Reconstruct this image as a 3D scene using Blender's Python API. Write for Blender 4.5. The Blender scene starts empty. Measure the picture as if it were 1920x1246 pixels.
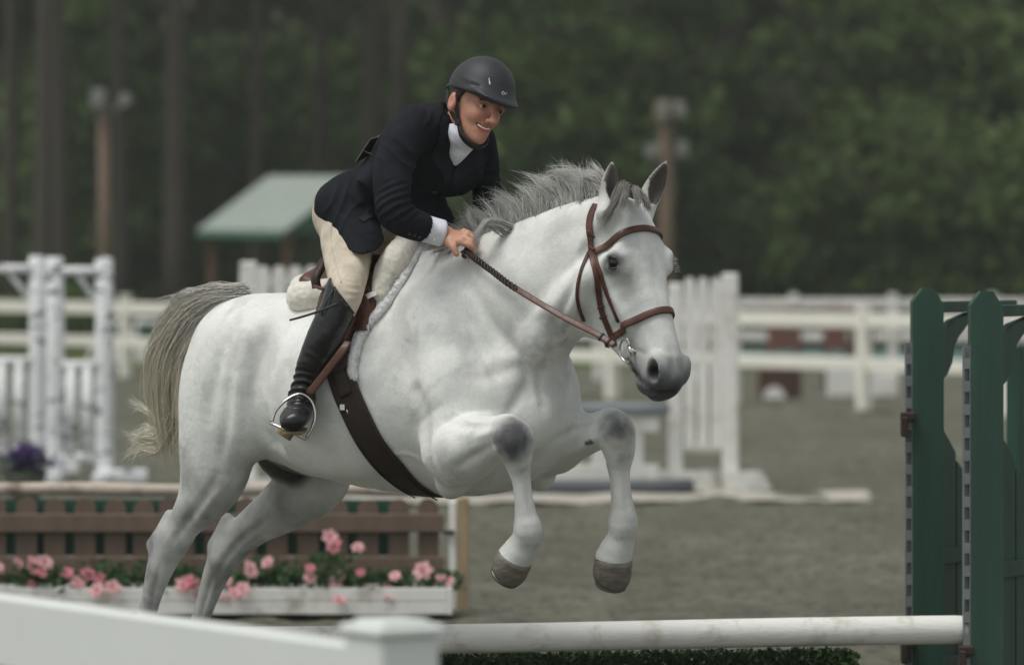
import bpy, math, random
import numpy as np
from mathutils import Vector, Matrix
R = math.radians
rng = np.random.default_rng(7)
random.seed(7)
sc = bpy.context.scene
COL = sc.collection

# ---------------------------------------------------------------- camera
F_PX = 8400.0            # focal length in pixels of a 1920 px wide frame
CAM_H, HZ = 1.58, 500.0  # eye height, horizon row
cam_d = bpy.data.cameras.new('camera')
cam = bpy.data.objects.new('camera', cam_d); COL.objects.link(cam)
cam.location = (0, 0, CAM_H); cam.rotation_euler = (R(90), 0, 0)
cam_d.sensor_width = 36.0
cam_d.lens = F_PX / 1920.0 * 36.0
cam_d.shift_y = (HZ - 623.0) / 1920.0
cam_d.clip_start = 0.1; cam_d.clip_end = 2000
cam_d.dof.use_dof = True
cam_d.dof.focus_distance = 13.6
cam_d.dof.aperture_fstop = 3.0
sc.camera = cam

# ---------------------------------------------------------------- sky, sun, exposure
W = bpy.data.worlds.new('World'); sc.world = W; W.use_nodes = True
nt = W.node_tree; nt.nodes.clear()
sky = nt.nodes.new('ShaderNodeTexSky'); sky.sky_type = 'NISHITA'; sky.sun_disc = False
SUN_EL, SUN_AZ = 66, 236      # degrees; azimuth measured clockwise from +Y
sky.sun_elevation = R(SUN_EL); sky.sun_rotation = R(SUN_AZ)
sky.air_density = 1.0; sky.dust_density = 1.0; sky.ozone_density = 1.0
hs = nt.nodes.new('ShaderNodeHueSaturation'); hs.inputs['Saturation'].default_value = 0.15
bg = nt.nodes.new('ShaderNodeBackground'); bg.inputs['Strength'].default_value = 0.085
ow = nt.nodes.new('ShaderNodeOutputWorld')
nt.links.new(sky.outputs[0], hs.inputs['Color']); nt.links.new(hs.outputs[0], bg.inputs['Color'])
nt.links.new(bg.outputs[0], ow.inputs['Surface'])
sun_d = bpy.data.lights.new('sun', 'SUN'); sun_d.energy = 1.5; sun_d.angle = R(34); sun_d.color = (1, 0.97, 0.92)
sun = bpy.data.objects.new('sun', sun_d); COL.objects.link(sun)
sun.rotation_euler = (R(90 - SUN_EL), 0, R(180 - SUN_AZ))
vs = sc.view_settings
vs.view_transform = 'Standard'; vs.look = 'None'; vs.gamma = 1.0; vs.use_curve_mapping = False
vs.exposure = 0.62

# ---------------------------------------------------------------- places
def P(px, py, Y):
    """world point seen at photo pixel (px, py) when it stands Y metres away"""
    return np.array([(px - 960.0) / F_PX * Y, Y, CAM_H - (py - HZ) / F_PX * Y])
HA = R(36)                              # the horse heads right and towards the camera
HF = np.array([math.cos(HA), -math.sin(HA), 0.0])
HL = np.array([math.sin(HA), math.cos(HA), 0.0])   # the horse's left
HO = np.array([0.0, 13.75, 0.0])
def H(px, py, l=0.0):
    """point of the horse's lengthwise plane, l metres to its left, seen at a pixel"""
    q = (px - 960.0) / F_PX
    s = (q * (HO[1] + l * HL[1]) - l * HL[0]) / (HF[0] - q * HF[1])
    p = HO + HF * s + HL * l
    return P(px, py, p[1])
def S(s, l, z):
    p = HO + HF * s + HL * l
    return np.array([p[0], p[1], z])

# ---------------------------------------------------------------- mesh helpers
def mesh_np(name, V, Fq, smooth=True):
    me = bpy.data.meshes.new(name)
    V = np.asarray(V, np.float32); Fq = np.asarray(Fq, np.int32)
    n, k = Fq.shape
    me.vertices.add(len(V)); me.vertices.foreach_set('co', V.ravel())
    me.loops.add(n * k); me.loops.foreach_set('vertex_index', Fq.ravel())
    me.polygons.add(n)
    me.polygons.foreach_set('loop_start', np.arange(0, n * k, k, dtype=np.int32))
    me.polygons.foreach_set('loop_total', np.full(n, k, np.int32))
    me.polygons.foreach_set('use_smooth', np.full(n, smooth, bool))
    me.update(calc_edges=True)
    return me
def link(name, me, mat, parent=None, loc=None):
    o = bpy.data.objects.new(name, me); COL.objects.link(o)
    if mat is not None and len(me.materials) == 0: me.materials.append(mat)
    if loc is not None: o.location = loc
    if parent is not None: o.parent = parent
    return o
def wloc(o):
    v = Vector((0, 0, 0))
    while o is not None:
        v += o.location; o = o.parent
    return np.array(v)
def obj_np(name, V, Fq, mat, parent=None, smooth=True, base=None):
    """mesh from world coordinates; a top-level mesh gets its origin at base"""
    V = np.asarray(V, float)
    if parent is not None:
        off = wloc(parent); me = mesh_np(name, V - off, Fq, smooth); return link(name, me, mat, parent)
    b = np.zeros(3) if base is None else np.asarray(base, float)
    me = mesh_np(name, V - b, Fq, smooth); return link(name, me, mat, None, Vector(b))
def thing(name, label, cat, loc=(0, 0, 0), group=None):
    o = bpy.data.objects.new(name, None); COL.objects.link(o); o.location = Vector(loc)
    o.empty_display_size = 0.1
    return tag(o, label, cat, group)
def tag(o, label, cat, group=None):
    o['label'] = label; o['category'] = cat
    if group: o['group'] = group
    return o
def copy_tree(o, parent=None):
    c = o.copy(); COL.objects.link(c); c.parent = parent
    for ch in o.children: copy_tree(ch, c)
    return c
def col_attr(me, C, name='Col'):
    a = me.color_attributes.new(name, 'FLOAT_COLOR', 'POINT')
    C = np.asarray(C, np.float32)
    if C.shape[1] == 3: C = np.c_[C, np.ones(len(C), np.float32)]
    a.data.foreach_set('color', C.ravel())

class MB:
    """collects quads of boxes, tubes and lofts in world space"""
    def __init__(s): s.V = []; s.F = []; s.n = 0
    def add(s, V, F):
        V = np.asarray(V, float); F = np.asarray(F, int)
        s.V.append(V); s.F.append(F + s.n); s.n += len(V); return s
    def box(s, c, size, rz=0.0, bev=0.0, M=None):
        hx, hy, hz = [x / 2 for x in size]
        b = min(bev, hx * .9, hy * .9, hz * .9)
        if b <= 0:
            V = np.array([[x, y, z] for x in (-hx, hx) for y in (-hy, hy) for z in (-hz, hz)])
            Fq = [[0, 1, 3, 2], [4, 6, 7, 5], [0, 4, 5, 1], [2, 3, 7, 6], [0, 2, 6, 4], [1, 5, 7, 3]]
        else:
            V = []
            for z, i in ((-hz, b), (-hz + b, 0), (hz - b, 0), (hz, b)):
                X, Y = hx - i, hy - i; c2 = b
                V += [[-X + c2, -Y, z], [X - c2, -Y, z], [X, -Y + c2, z], [X, Y - c2, z], [X - c2, Y, z], [-X + c2, Y, z], [-X, Y - c2, z], [-X, -Y + c2, z]]
            V = np.array(V); Fq = []
            for r in range(3):
                for k in range(8):
                    a, d = r * 8 + k, r * 8 + (k + 1) % 8
                    Fq.append([a, d, d + 8, a + 8])
            for o, fl in ((0, True), (24, False)):
                q = [[o, o + 1, o + 2, o + 7], [o + 7, o + 2, o + 3, o + 6], [o + 6, o + 3, o + 4, o + 5]]
                Fq += [x[::-1] if fl else x for x in q]
        V = np.asarray(V)
        if M is not None: V = V @ np.asarray(M).T
        elif rz:
            ca, sa = math.cos(rz), math.sin(rz)
            V = V @ np.array([[ca, -sa, 0], [sa, ca, 0], [0, 0, 1]]).T
        return s.add(V + np.asarray(c, float), Fq)
    def tube(s, pts, rad, n=10, cap=True, flat=None, up=None):
        """pts Nx3, rad scalar/array (or Nx2 for width/height), closed end caps"""
        pts = np.asarray(pts, float); N = len(pts)
        rad = np.asarray(rad, float)
        if rad.ndim == 0: rad = np.full((N, 2), float(rad))
        elif rad.ndim == 1: rad = np.stack([rad, rad], 1)
        T = np.gradient(pts, axis=0); T /= np.linalg.norm(T, axis=1)[:, None] + 1e-9
        u = np.array([0, 0, 1.0]) if up is None else np.asarray(up, float)
        A = []
        if up is None:
            a = np.cross(T[0], u)
            if np.linalg.norm(a) < .1: a = np.cross(T[0], [0, 1, 0])
            a /= np.linalg.norm(a)
            for i in range(N):
                a = a - T[i] * a.dot(T[i]); a /= np.linalg.norm(a) + 1e-9; A.append(a)
        else:
            for i in range(N):
                a = np.cross(T[i], u if u.ndim == 1 else u[i]); A.append(a / (np.linalg.norm(a) + 1e-9))
        A = np.array(A); B = np.cross(T, A)
        th = np.linspace(0, 2 * np.pi, n, endpoint=False)
        c, sn = np.cos(th), np.sin(th)
        if flat:   # squarer section
            c = np.sign(c) * np.abs(c) ** flat; sn = np.sign(sn) * np.abs(sn) ** flat
        V = pts[:, None] + A[:, None] * (rad[:, 0, None] * c)[..., None] + B[:, None] * (rad[:, 1, None] * sn)[..., None]
        V = V.reshape(-1, 3); Fq = []
        for i in range(N - 1):
            for k in range(n):
                a, d = i * n + k, i * n + (k + 1) % n
                Fq.append([a, a + n, d + n, d])
        if cap:
            V = np.vstack([V, pts[0], pts[-1]]); i0, i1 = N * n, N * n + 1
            for k in range(n):
                Fq.append([i0, k, (k + 1) % n, i0]); e = (N - 1) * n
                Fq.append([i1, e + (k + 1) % n, e + k, i1])
        return s.add(V, Fq)
    def poly(s, outline, n, t):
        """prism: outline Nx3 (world), extruded by vector n*t, thick both ways"""
        O = np.asarray(outline, float); n = np.asarray(n, float); N = len(O); c = O.mean(0)
        V = np.vstack([O - n * t / 2, O + n * t / 2, c - n * t / 2, c + n * t / 2]); Fq = []
        for k in range(N):
            d = (k + 1) % N
            Fq += [[k, d, d + N, k + N], [2 * N, d, k, 2 * N], [2 * N + 1, k + N, d + N, 2 * N + 1]]
        return s.add(V, Fq)
    def build(s, name, mat, parent=None, smooth=False, base=None, auto=None):
        V = np.vstack(s.V)
        me = bpy.data.meshes.new(name)
        off = wloc(parent) if parent is not None else (np.zeros(3) if base is None else np.asarray(base, float))
        faces = []
        for F in s.F:
            for f in F.tolist():
                g = [f[0]]
                for x in f[1:]:
                    if x not in g: g.append(x)
                if len(g) > 2: faces.append(g)
        me.from_pydata((V - off).tolist(), [], faces); me.update()
        if smooth:
            me.polygons.foreach_set('use_smooth', np.ones(len(me.polygons), bool))
            if auto:
                me.set_sharp_from_angle(angle=R(auto))
        return link(name, me, mat, parent, None if parent is not None else Vector(off))
def catmull(pts, m):
    """pts NxD -> m samples per span, centripetal-ish uniform Catmull-Rom"""
    pts = np.asarray(pts, float); N = len(pts)
    q = np.vstack([2 * pts[0] - pts[1], pts, 2 * pts[-1] - pts[-2]]); out = []
    for i in range(N - 1):
        p0, p1, p2, p3 = q[i:i + 4]
        for t in np.linspace(0, 1, m, endpoint=False):
            out.append(.5 * (2 * p1 + (p2 - p0) * t + (2 * p0 - 5 * p1 + 4 * p2 - p3) * t * t + (3 * p1 - p0 - 3 * p2 + p3) * t ** 3))
    out.append(pts[-1]); return np.array(out)

# numpy value noise
def _hash(ix, iy, iz, seed):
    h = (ix.astype(np.int64) * 374761393 + iy.astype(np.int64) * 668265263 + iz.astype(np.int64) * 2147483647 + seed * 1274126177) & 0xffffffff
    h = ((h ^ (h >> 13)) * 1274126177) & 0xffffffff
    return ((h ^ (h >> 16)) & 0xffff) / 65535.0
def vnoise(p, seed=0):
    p = np.asarray(p, float); i = np.floor(p).astype(np.int64); f = p - i; f = f * f * (3 - 2 * f); r = 0
    for dx in (0, 1):
        for dy in (0, 1):
            for dz in (0, 1):
                w = (f[:, 0] if dx else 1 - f[:, 0]) * (f[:, 1] if dy else 1 - f[:, 1]) * (f[:, 2] if dz else 1 - f[:, 2])
                r = r + w * _hash(i[:, 0] + dx, i[:, 1] + dy, i[:, 2] + dz, seed)
    return r * 2 - 1
def fbm(p, oct=3, seed=0):
    r = 0; a = 1.0; p = np.asarray(p, float)
    for o in range(oct): r = r + a * vnoise(p * 2 ** o, seed + o); a *= .5
    return r
def sstep(a, b, x):
    t = np.clip((x - a) / (b - a), 0, 1); return t * t * (3 - 2 * t)

# ---------------------------------------------------------------- implicit sculpting: smooth unions turned into one mesh
class Sculpt:
    def __init__(s, lo, hi, h, rot=None, org=(0, 0, 0)):
        s.h = h; s.Rm = np.eye(3) if rot is None else np.asarray(rot); s.org = np.asarray(org, float)   # rows: local axes
        s.lo = np.asarray(lo, float); s.nb = np.ceil((np.asarray(hi) - s.lo) / (4 * h)).astype(int); s.pr = []
    def loc(s, p): return (np.asarray(p, float) - s.org) @ s.Rm.T
    def vec(s, v): return np.asarray(v, float) @ s.Rm.T
    def loft(s, pts, rad, k=.03, lat=None, m=3, op=1):
        """pts world Nx3; rad: N or Nx2 (lateral, other); lat: the lateral axis"""
        pts = s.loc(pts); rad = np.asarray(rad, float)
        if rad.ndim == 1: rad = np.stack([rad, rad], 1)
        q = catmull(np.c_[pts, rad], m); q[:, 3:] = np.maximum(q[:, 3:], .002)
        n = np.array([0, 0, 1.]) if lat is None else s.vec(lat); n = n / np.linalg.norm(n)
        s.pr.append(('L', op, k, q, n)); return s
    def ell(s, c, r, k=.03, ax=None, op=1):
        """ax: 3x3 rows are the world axes of the radii"""
        A = s.Rm if ax is None else np.asarray(ax, float)
        A = np.array([s.vec(a) for a in A]) if ax is not None else np.eye(3)
        A = A / np.linalg.norm(A, axis=1)[:, None]
        s.pr.append(('E', op, k, s.loc(c), np.asarray(r, float), A)); return s
    def field(s, Pt, cen=None, half=0):
        B = Pt.shape[0]; Fv = np.full(Pt.shape[:2], .5, np.float32)
        def apply(sel, fn, op, k):
            X = Pt if sel is None else Pt[sel]
            d = fn(X); f = Fv if sel is None else Fv[sel]
            if op == 1:
                hh = np.maximum(k - np.abs(f - d), 0) / k; r = np.minimum(f, d) - hh * hh * k * .25
            else:
                d = -d; hh = np.maximum(k - np.abs(f - d), 0) / k; r = np.maximum(f, d) + hh * hh * k * .25
            if sel is None: Fv[:] = r
            else: Fv[sel] = r
        for p in s.pr:
            op, k = p[1], p[2]; mg = k + .03 + half
            if p[0] == 'E':
                c, r, A = p[3], p[4], p[5]; rm = r.max()
                sel = None
                if cen is not None:
                    sel = np.nonzero((np.abs(cen - c) < rm + mg).all(1))[0]
                    if len(sel) == 0: continue
                A32 = A.astype(np.float32); c32 = c.astype(np.float32)
                def fn(X):
                    q = (X - c32) @ A32.T
                    a = q / r.astype(np.float32); b = a / r.astype(np.float32)
                    k0 = np.sqrt((a * a).sum(-1)); k1 = np.sqrt((b * b).sum(-1)) + 1e-6
                    return k0 * (k0 - 1) / k1
                apply(sel, fn, op, k)
            else:
                q, n = p[3], p[4]; lo = (q[:, :3] - q[:, 3:].max(1)[:, None]).min(0) - mg; hi = (q[:, :3] + q[:, 3:].max(1)[:, None]).max(0) + mg
                sel = None
                if cen is not None:
                    sel = np.nonzero(((cen > lo) & (cen < hi)).all(1))[0]
                    if len(sel) == 0: continue
                X = Pt if sel is None else Pt[sel]
                D = np.full(X.shape[:2], .5, np.float32)
                csel = None if cen is None else cen[sel]
                for i in range(len(q) - 1):
                    a, b = q[i], q[i + 1]; rm = max(a[3:].max(), b[3:].max())
                    ss = None
                    if csel is not None:
                        l2 = np.minimum(a[:3], b[:3]) - rm - mg; h2 = np.maximum(a[:3], b[:3]) + rm + mg
                        ss = np.nonzero(((csel > l2) & (csel < h2)).all(1))[0]
                        if len(ss) == 0: continue
                    Y = X if ss is None else X[ss]
                    dv = (b[:3] - a[:3]).astype(np.float32); L2 = float(dv @ dv) + 1e-9
                    w = Y - a[:3].astype(np.float32)
                    t = np.clip((w @ dv) / L2, 0, 1)
                    c = w - t[..., None] * dv
                    cl = c @ n.astype(np.float32); pp = np.maximum((c * c).sum(-1) - cl * cl, 0); cl = cl * cl
                    rl = a[3] + (b[3] - a[3]) * t; ro = a[4] + (b[4] - a[4]) * t
                    rl2, ro2 = rl * rl, ro * ro
                    k0 = np.sqrt(pp / ro2 + cl / rl2) + 1e-6; k1 = np.sqrt(pp / (ro2 * ro2) + cl / (rl2 * rl2)) + 1e-6
                    d = (k0 * (k0 - 1) / k1).astype(np.float32)
                    if ss is None: np.minimum(D, d, out=D)
                    else: D[ss] = np.minimum(D[ss], d)
                apply(sel, lambda _: D, op, k)
        return Fv
    def mesh(s, smooth=3):
        h, nb = s.h, s.nb; H4 = 4 * h
        g = np.stack(np.meshgrid(*[np.arange(n + 1) for n in nb], indexing='ij'), -1)
        C = s.field((s.lo + g * H4).reshape(-1, 1, 3).astype(np.float32)).reshape(nb + 1)
        ab = np.abs(C); mn = ab[:-1, :-1, :-1].copy(); sg = (C < 0).astype(np.int8); cnt = np.zeros(nb, np.int8)
        for dx in (0, 1):
            for dy in (0, 1):
                for dz in (0, 1):
                    sl = tuple(slice(d, d + n) for d, n in zip((dx, dy, dz), nb))
                    mn = np.minimum(mn, ab[sl]); cnt += sg[sl]
        act = (mn < 1.1 * H4) | ((cnt > 0) & (cnt < 8))
        idx = np.argwhere(act)
        o4 = np.stack(np.meshgrid(*[np.arange(4)] * 3, indexing='ij'), -1).reshape(-1, 3)
        Fd = np.repeat(np.repeat(np.repeat(C[:-1, :-1, :-1], 4, 0), 4, 1), 4, 2).astype(np.float32)
        for st in range(0, len(idx), 20000):
            ii = idx[st:st + 20000]
            base = s.lo + ii * H4
            Pt = (base[:, None] + o4[None] * h).astype(np.float32)
            v = s.field(Pt, base + H4 / 2, H4 / 2)
            gi = ii[:, None] * 4 + o4[None]
            Fd[gi[..., 0], gi[..., 1], gi[..., 2]] = v
        # surface nets
        Sg = Fd < 0; n = np.array(Fd.shape) - 1; cnt = np.zeros(n, np.int8)
        corners = [(a, b, c) for a in (0, 1) for b in (0, 1) for c in (0, 1)]
        for c in corners: cnt += Sg[c[0]:c[0] + n[0], c[1]:c[1] + n[1], c[2]:c[2] + n[2]]
        am = (cnt > 0) & (cnt < 8); A = np.argwhere(am)
        ids = np.full(n, -1, np.int32); ids[am] = np.arange(len(A))
        acc = np.zeros((len(A), 3)); wt = np.zeros(len(A))
        fv = {c: Fd[A[:, 0] + c[0], A[:, 1] + c[1], A[:, 2] + c[2]] for c in corners}
        for c in corners:
            for ax in range(3):
                if c[ax]: continue
                d = list(c); d[ax] = 1; d = tuple(d); fa, fb = fv[c], fv[d]
                m = (fa < 0) != (fb < 0); t = fa / (fa - fb + 1e-12)
                pt = np.tile(np.array(c, float), (len(A), 1)); pt[:, ax] += t
                acc[m] += pt[m]; wt[m] += 1
        V = A + acc / wt[:, None]
        Q = []
        for ax in range(3):
            a1, a2 = (ax + 1) % 3, (ax + 2) % 3
            sl0 = [slice(None)] * 3; sl1 = [slice(None)] * 3; sl0[ax] = slice(0, -1); sl1[ax] = slice(1, None)
            m = Sg[tuple(sl0)] != Sg[tuple(sl1)]; E = np.argwhere(m)
            E = E[(E[:, a1] > 0) & (E[:, a2] > 0) & (E[:, a1] < n[a1]) & (E[:, a2] < n[a2])]
            ins = Sg[E[:, 0], E[:, 1], E[:, 2]]
            def cell(d1, d2):
                e = E.copy(); e[:, a1] += d1; e[:, a2] += d2; return ids[e[:, 0], e[:, 1], e[:, 2]]
            q = np.stack([cell(-1, -1), cell(0, -1), cell(0, 0), cell(-1, 0)], 1)
            q[~ins] = q[~ins][:, ::-1]; Q.append(q)
        Q = np.vstack(Q); Q = Q[(Q >= 0).all(1)]
        V = s.lo + V * h
        e = np.vstack([Q[:, [0, 1]], Q[:, [1, 2]], Q[:, [2, 3]], Q[:, [3, 0]]])
        deg = np.bincount(e[:, 0], minlength=len(V)) + np.bincount(e[:, 1], minlength=len(V)) + 1e-9
        def lap(V):
            r = np.zeros_like(V)
            for ax in range(3):
                r[:, ax] = np.bincount(e[:, 0], V[e[:, 1], ax], len(V)) + np.bincount(e[:, 1], V[e[:, 0], ax], len(V))
            return r / deg[:, None] - V
        for _ in range(smooth):
            V = V + .55 * lap(V); V = V - .57 * lap(V)
        return V @ s.Rm + s.org, Q
def vnormals(V, Q):
    a = np.cross(V[Q[:, 2]] - V[Q[:, 0]], V[Q[:, 3]] - V[Q[:, 1]]); N = np.zeros_like(V)
    for k in range(4):
        for ax in range(3): N[:, ax] += np.bincount(Q[:, k], a[:, ax], len(V))
    return N / (np.linalg.norm(N, axis=1)[:, None] + 1e-12)

# ---------------------------------------------------------------- materials
def srgb(r, g, b):
    f = lambda c: (c / 255 / 12.92) if c / 255 <= .04045 else ((c / 255 + .055) / 1.055) ** 2.4
    return (f(r), f(g), f(b))
class NT:
    def __init__(s, name):
        s.m = bpy.data.materials.new(name); s.m.use_nodes = True; s.t = s.m.node_tree; s.t.nodes.clear()
        s.out = s.n('ShaderNodeOutputMaterial'); s.b = s.n('ShaderNodeBsdfPrincipled'); s.l(s.b.outputs[0], s.out.inputs[0])
        s.tc = s.n('ShaderNodeTexCoord')
    def n(s, t, **kw):
        x = s.t.nodes.new(t)
        for k, v in kw.items(): setattr(x, k, v)
        return x
    def l(s, a, b): s.t.links.new(a, b)
    def noise(s, scale, detail=4, rough=.55, stretch=None, src='Object', dist=0.0):
        x = s.n('ShaderNodeTexNoise'); x.inputs['Scale'].default_value = scale; x.inputs['Detail'].default_value = detail
        x.inputs['Roughness'].default_value = rough; x.inputs['Distortion'].default_value = dist
        mp = s.n('ShaderNodeMapping'); s.l(s.tc.outputs[src], mp.inputs[0])
        if stretch: mp.inputs['Scale'].default_value = stretch
        s.l(mp.outputs[0], x.inputs['Vector']); return x.outputs[0]
    def ramp(s, f, stops):
        x = s.n('ShaderNodeValToRGB'); e = x.color_ramp.elements
        while len(e) < len(stops): e.new(.5)
        for i, (p, c) in enumerate(stops): e[i].position = p; e[i].color = (*c, 1) if len(c) == 3 else c
        s.l(f, x.inputs[0]); return x.outputs[0]
    def mix(s, f, a, b, mode='MIX'):
        x = s.n('ShaderNodeMix', data_type='RGBA', blend_type=mode)
        for v, i in ((f, 0), (a, 6), (b, 7)):
            if hasattr(v, 'links'): s.l(v, x.inputs[i])
            elif i == 0: x.inputs[i].default_value = v
            else: x.inputs[i].default_value = (*v, 1)
        return x.outputs[2]
    def bump(s, h, strength=.3, dist=.01, prev=None):
        x = s.n('ShaderNodeBump'); x.inputs['Strength'].default_value = strength; x.inputs['Distance'].default_value = dist
        s.l(h, x.inputs['Height'])
        if prev is not None: s.l(prev, x.inputs['Normal'])
        return x.outputs[0]
    def set(s, **kw):
        for k, v in kw.items():
            i = s.b.inputs[k.replace('_', ' ')]
            if hasattr(v, 'links'): s.l(v, i)
            elif isinstance(v, tuple): i.default_value = (*v, 1) if len(v) == 3 else v
            else: i.default_value = v
        return s
def simple(name, c, rough=.6, var=.18, scale=8, bump=.15, bscale=60, bdist=.004, metallic=0.0, spec=.5, stretch=None, sheen=0.0, dirt=None):
    """one colour that wanders a little, with fine relief"""
    t = NT(name); c = np.array(c)
    col = t.ramp(t.noise(scale, 5, .6, stretch), [(.25, tuple(c * (1 - var))), (.75, tuple(np.minimum(c * (1 + var), 1)))])
    if dirt: col = t.mix(t.ramp(t.noise(dirt[1], 6, .65), [(.52, (0, 0, 0)), (.72, (1, 1, 1))]), col, dirt[0])
    t.set(Base_Color=col, Roughness=rough, Metallic=metallic)
    t.b.inputs['Specular IOR Level'].default_value = spec
    if sheen: t.b.inputs['Sheen Weight'].default_value = sheen
    if bump: t.set(Normal=t.bump(t.noise(bscale, 4, .6, stretch), bump, bdist))
    return t.m
def attr_mat(name, rough=.6, bump=.2, bscale=200, bdist=.002, spec=.4, var=.1, scale=14, sheen=0.0, sub=0.0, stretch=None):
    """colour from the mesh's own Col attribute (the thing's real markings)"""
    t = NT(name); a = t.n('ShaderNodeVertexColor', layer_name='Col')
    v = t.ramp(t.noise(scale, 5, .65), [(.3, (1 - var,) * 3), (.7, (1, 1, 1))])
    t.set(Base_Color=t.mix(1.0, a.outputs[0], v, 'MULTIPLY'), Roughness=rough)
    t.b.inputs['Specular IOR Level'].default_value = spec
    if sheen: t.b.inputs['Sheen Weight'].default_value = sheen
    if sub:
        t.b.inputs['Subsurface Weight'].default_value = sub; t.b.inputs['Subsurface Radius'].default_value = (.012, .005, .003); t.b.inputs['Subsurface Scale'].default_value = 1.0
    if bump: t.set(Normal=t.bump(t.noise(bscale, 3, .6, stretch), bump, bdist))
    return t.m
# ================================================================ the setting
def kind(o, k='structure'): o['kind'] = k; return o
# ---- ground: one sheet, finely rippled where it is seen, reaching the horizon
def ground():
    xs = np.unique(np.r_[np.linspace(-700, -20, 12), np.linspace(-20, -6, 20), np.linspace(-6, 6, 150), np.linspace(6, 20, 20), np.linspace(20, 700, 12)])
    ys = np.unique(np.r_[np.linspace(-60, 4, 8), np.linspace(4, 17, 60), np.linspace(17, 36, 300), np.linspace(36, 70, 160), np.linspace(70, 160, 40), np.linspace(160, 900, 12)])
    X, Y = np.meshgrid(xs, ys, indexing='ij'); p = np.c_[X.ravel(), Y.ravel(), np.zeros(X.size)]
    near = 1 - sstep(60, 75, p[:, 1])
    z = near * (.026 * fbm(p * [3.5, 2.2, 1], 3, 40) + .007 * fbm(p * [11, 7, 1], 2, 50) + .02 * vnoise(p * .6, 60)) - .02
    hill = sstep(150, 260, p[:, 1]) * 26; p[:, 2] = z + hill
    n, m = len(xs), len(ys); i = np.arange(n * m).reshape(n, m)
    Fq = np.stack([i[:-1, :-1], i[1:, :-1], i[1:, 1:], i[:-1, 1:]], -1).reshape(-1, 4)
    t = NT('arena footing'); geo = t.n('ShaderNodeNewGeometry'); sep = t.n('ShaderNodeSeparateXYZ'); t.l(geo.outputs['Position'], sep.inputs[0])
    sand = t.ramp(t.noise(2.2, 8, .7), [(.28, srgb(104, 105, 93)), (.5, srgb(128, 128, 114)), (.72, srgb(150, 150, 135))])
    sand = t.mix(t.ramp(t.noise(16, 6, .75, (1, .7, 1)), [(.40, (.9, .9, .9)), (.50, (0, 0, 0))]), sand, srgb(78, 78, 68))
    sand = t.mix(t.ramp(t.noise(.45, 5, .6, (1, .5, 1)), [(.42, (.45, .45, .45)), (.62, (0, 0, 0))]), sand, srgb(96, 95, 82))
    grass = t.ramp(t.noise(.8, 6, .7), [(.3, srgb(62, 78, 42)), (.7, srgb(104, 118, 66))])
    litter = t.ramp(t.noise(.6, 6, .7), [(.3, srgb(46, 44, 34)), (.7, srgb(72, 70, 48))])
    f = t.ramp(t.mix(.02, sep.outputs[1], (0, 0, 0)), [(0, (0, 0, 0)), (1, (1, 1, 1))])
    def above(y, w):
        mr = t.n('ShaderNodeMapRange'); mr.inputs['From Min'].default_value = y; mr.inputs['From Max'].default_value = y + w; t.l(sep.outputs[1], mr.inputs[0]); return mr.outputs[0]
    c = t.mix(above(69, 1.5), sand, grass); c = t.mix(above(84, 4), c, litter)
    b = t.bump(t.noise(30, 5, .7), .9, .04); b = t.bump(t.noise(7, 5, .7), .8, .08, b)
    t.set(Base_Color=c, Roughness=.95, Normal=b); t.b.inputs['Specular IOR Level'].default_value = .15
    return kind(obj_np('ground', p, Fq, t.m))
ground()
M_pale = simple('pale dry sand', srgb(172, 168, 158), .95, .12, 3, .5, 14, .03, spec=.1)
def ridge(name, x0, x1, y, w, h, seed):
    xs = np.linspace(x0, x1, 120); ts = np.linspace(-1, 1, 17); V = []
    for x in xs:
        e = min(1, (x - x0) / .8, ((x1 - x) / 1.8) ** .8)
        for t in ts: V.append([x, y + w * t * (.8 + .2 * e), max(0, 1 - t * t) * h * max(e, .02) - .006])
    V = np.array(V); V[:, 2] += .012 * fbm(V * [4, 4, 1], 3, seed); V[:, 1] += .12 * vnoise(V * [1.5, 0, 0], seed)
    i = np.arange(len(V)).reshape(120, 17); Fq = np.stack([i[:-1, :-1], i[1:, :-1], i[1:, 1:], i[:-1, 1:]], -1).reshape(-1, 4)
    return kind(obj_np(name, V, Fq, M_pale))
ridge('sand_ridge', -1.4, 2.5, 31.1, .75, .014, 5)

M_white = simple('white painted wood', srgb(226, 226, 220), .55, .07, 3, .2, 40, .003, dirt=(srgb(176, 172, 158), 5))
M_cream_p = simple('cream vinyl fence', srgb(234, 232, 220), .45, .05, 2, .05, 30, .002)
M_green = simple('dark green painted wood', srgb(40, 72, 59), .5, .28, 5, .35, 45, .004, stretch=(3, 3, .3))
M_galv = simple('galvanised steel', srgb(132, 138, 138), .5, .15, 12, .1, 80, .001, metallic=.6)
M_rust = simple('rusty iron cup', srgb(62, 48, 42), .7, .3, 20, .3, metallic=.3)
M_brownw = simple('brown stained pickets', srgb(104, 88, 76), .7, .2, 6, .4, 40, .004, stretch=(3, 3, .5))
M_greenboard = simple('green backing board', srgb(30, 70, 56), .6, .2, 5, .2)
M_oldwood = simple('weathered tan post', srgb(158, 140, 112), .8, .2, 6, .5, 30, .005, stretch=(4, 4, .6))
M_birch = NT('white birch bark'); _d = M_birch.ramp(M_birch.noise(10, 2, .5, (1.0, 1.0, 2.2)), [(.36, srgb(104, 106, 114)), (.43, srgb(230, 232, 232))]); M_birch.set(Base_Color=_d, Roughness=.7, Normal=M_birch.bump(M_birch.noise(20, 4, .6, (1, 1, 4)), .4, .006)); M_birch = M_birch.m
M_log = simple('peeled log rail', srgb(186, 174, 160), .8, .16, 5, .5, 24, .006, dirt=(srgb(120, 104, 92), 7))

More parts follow.
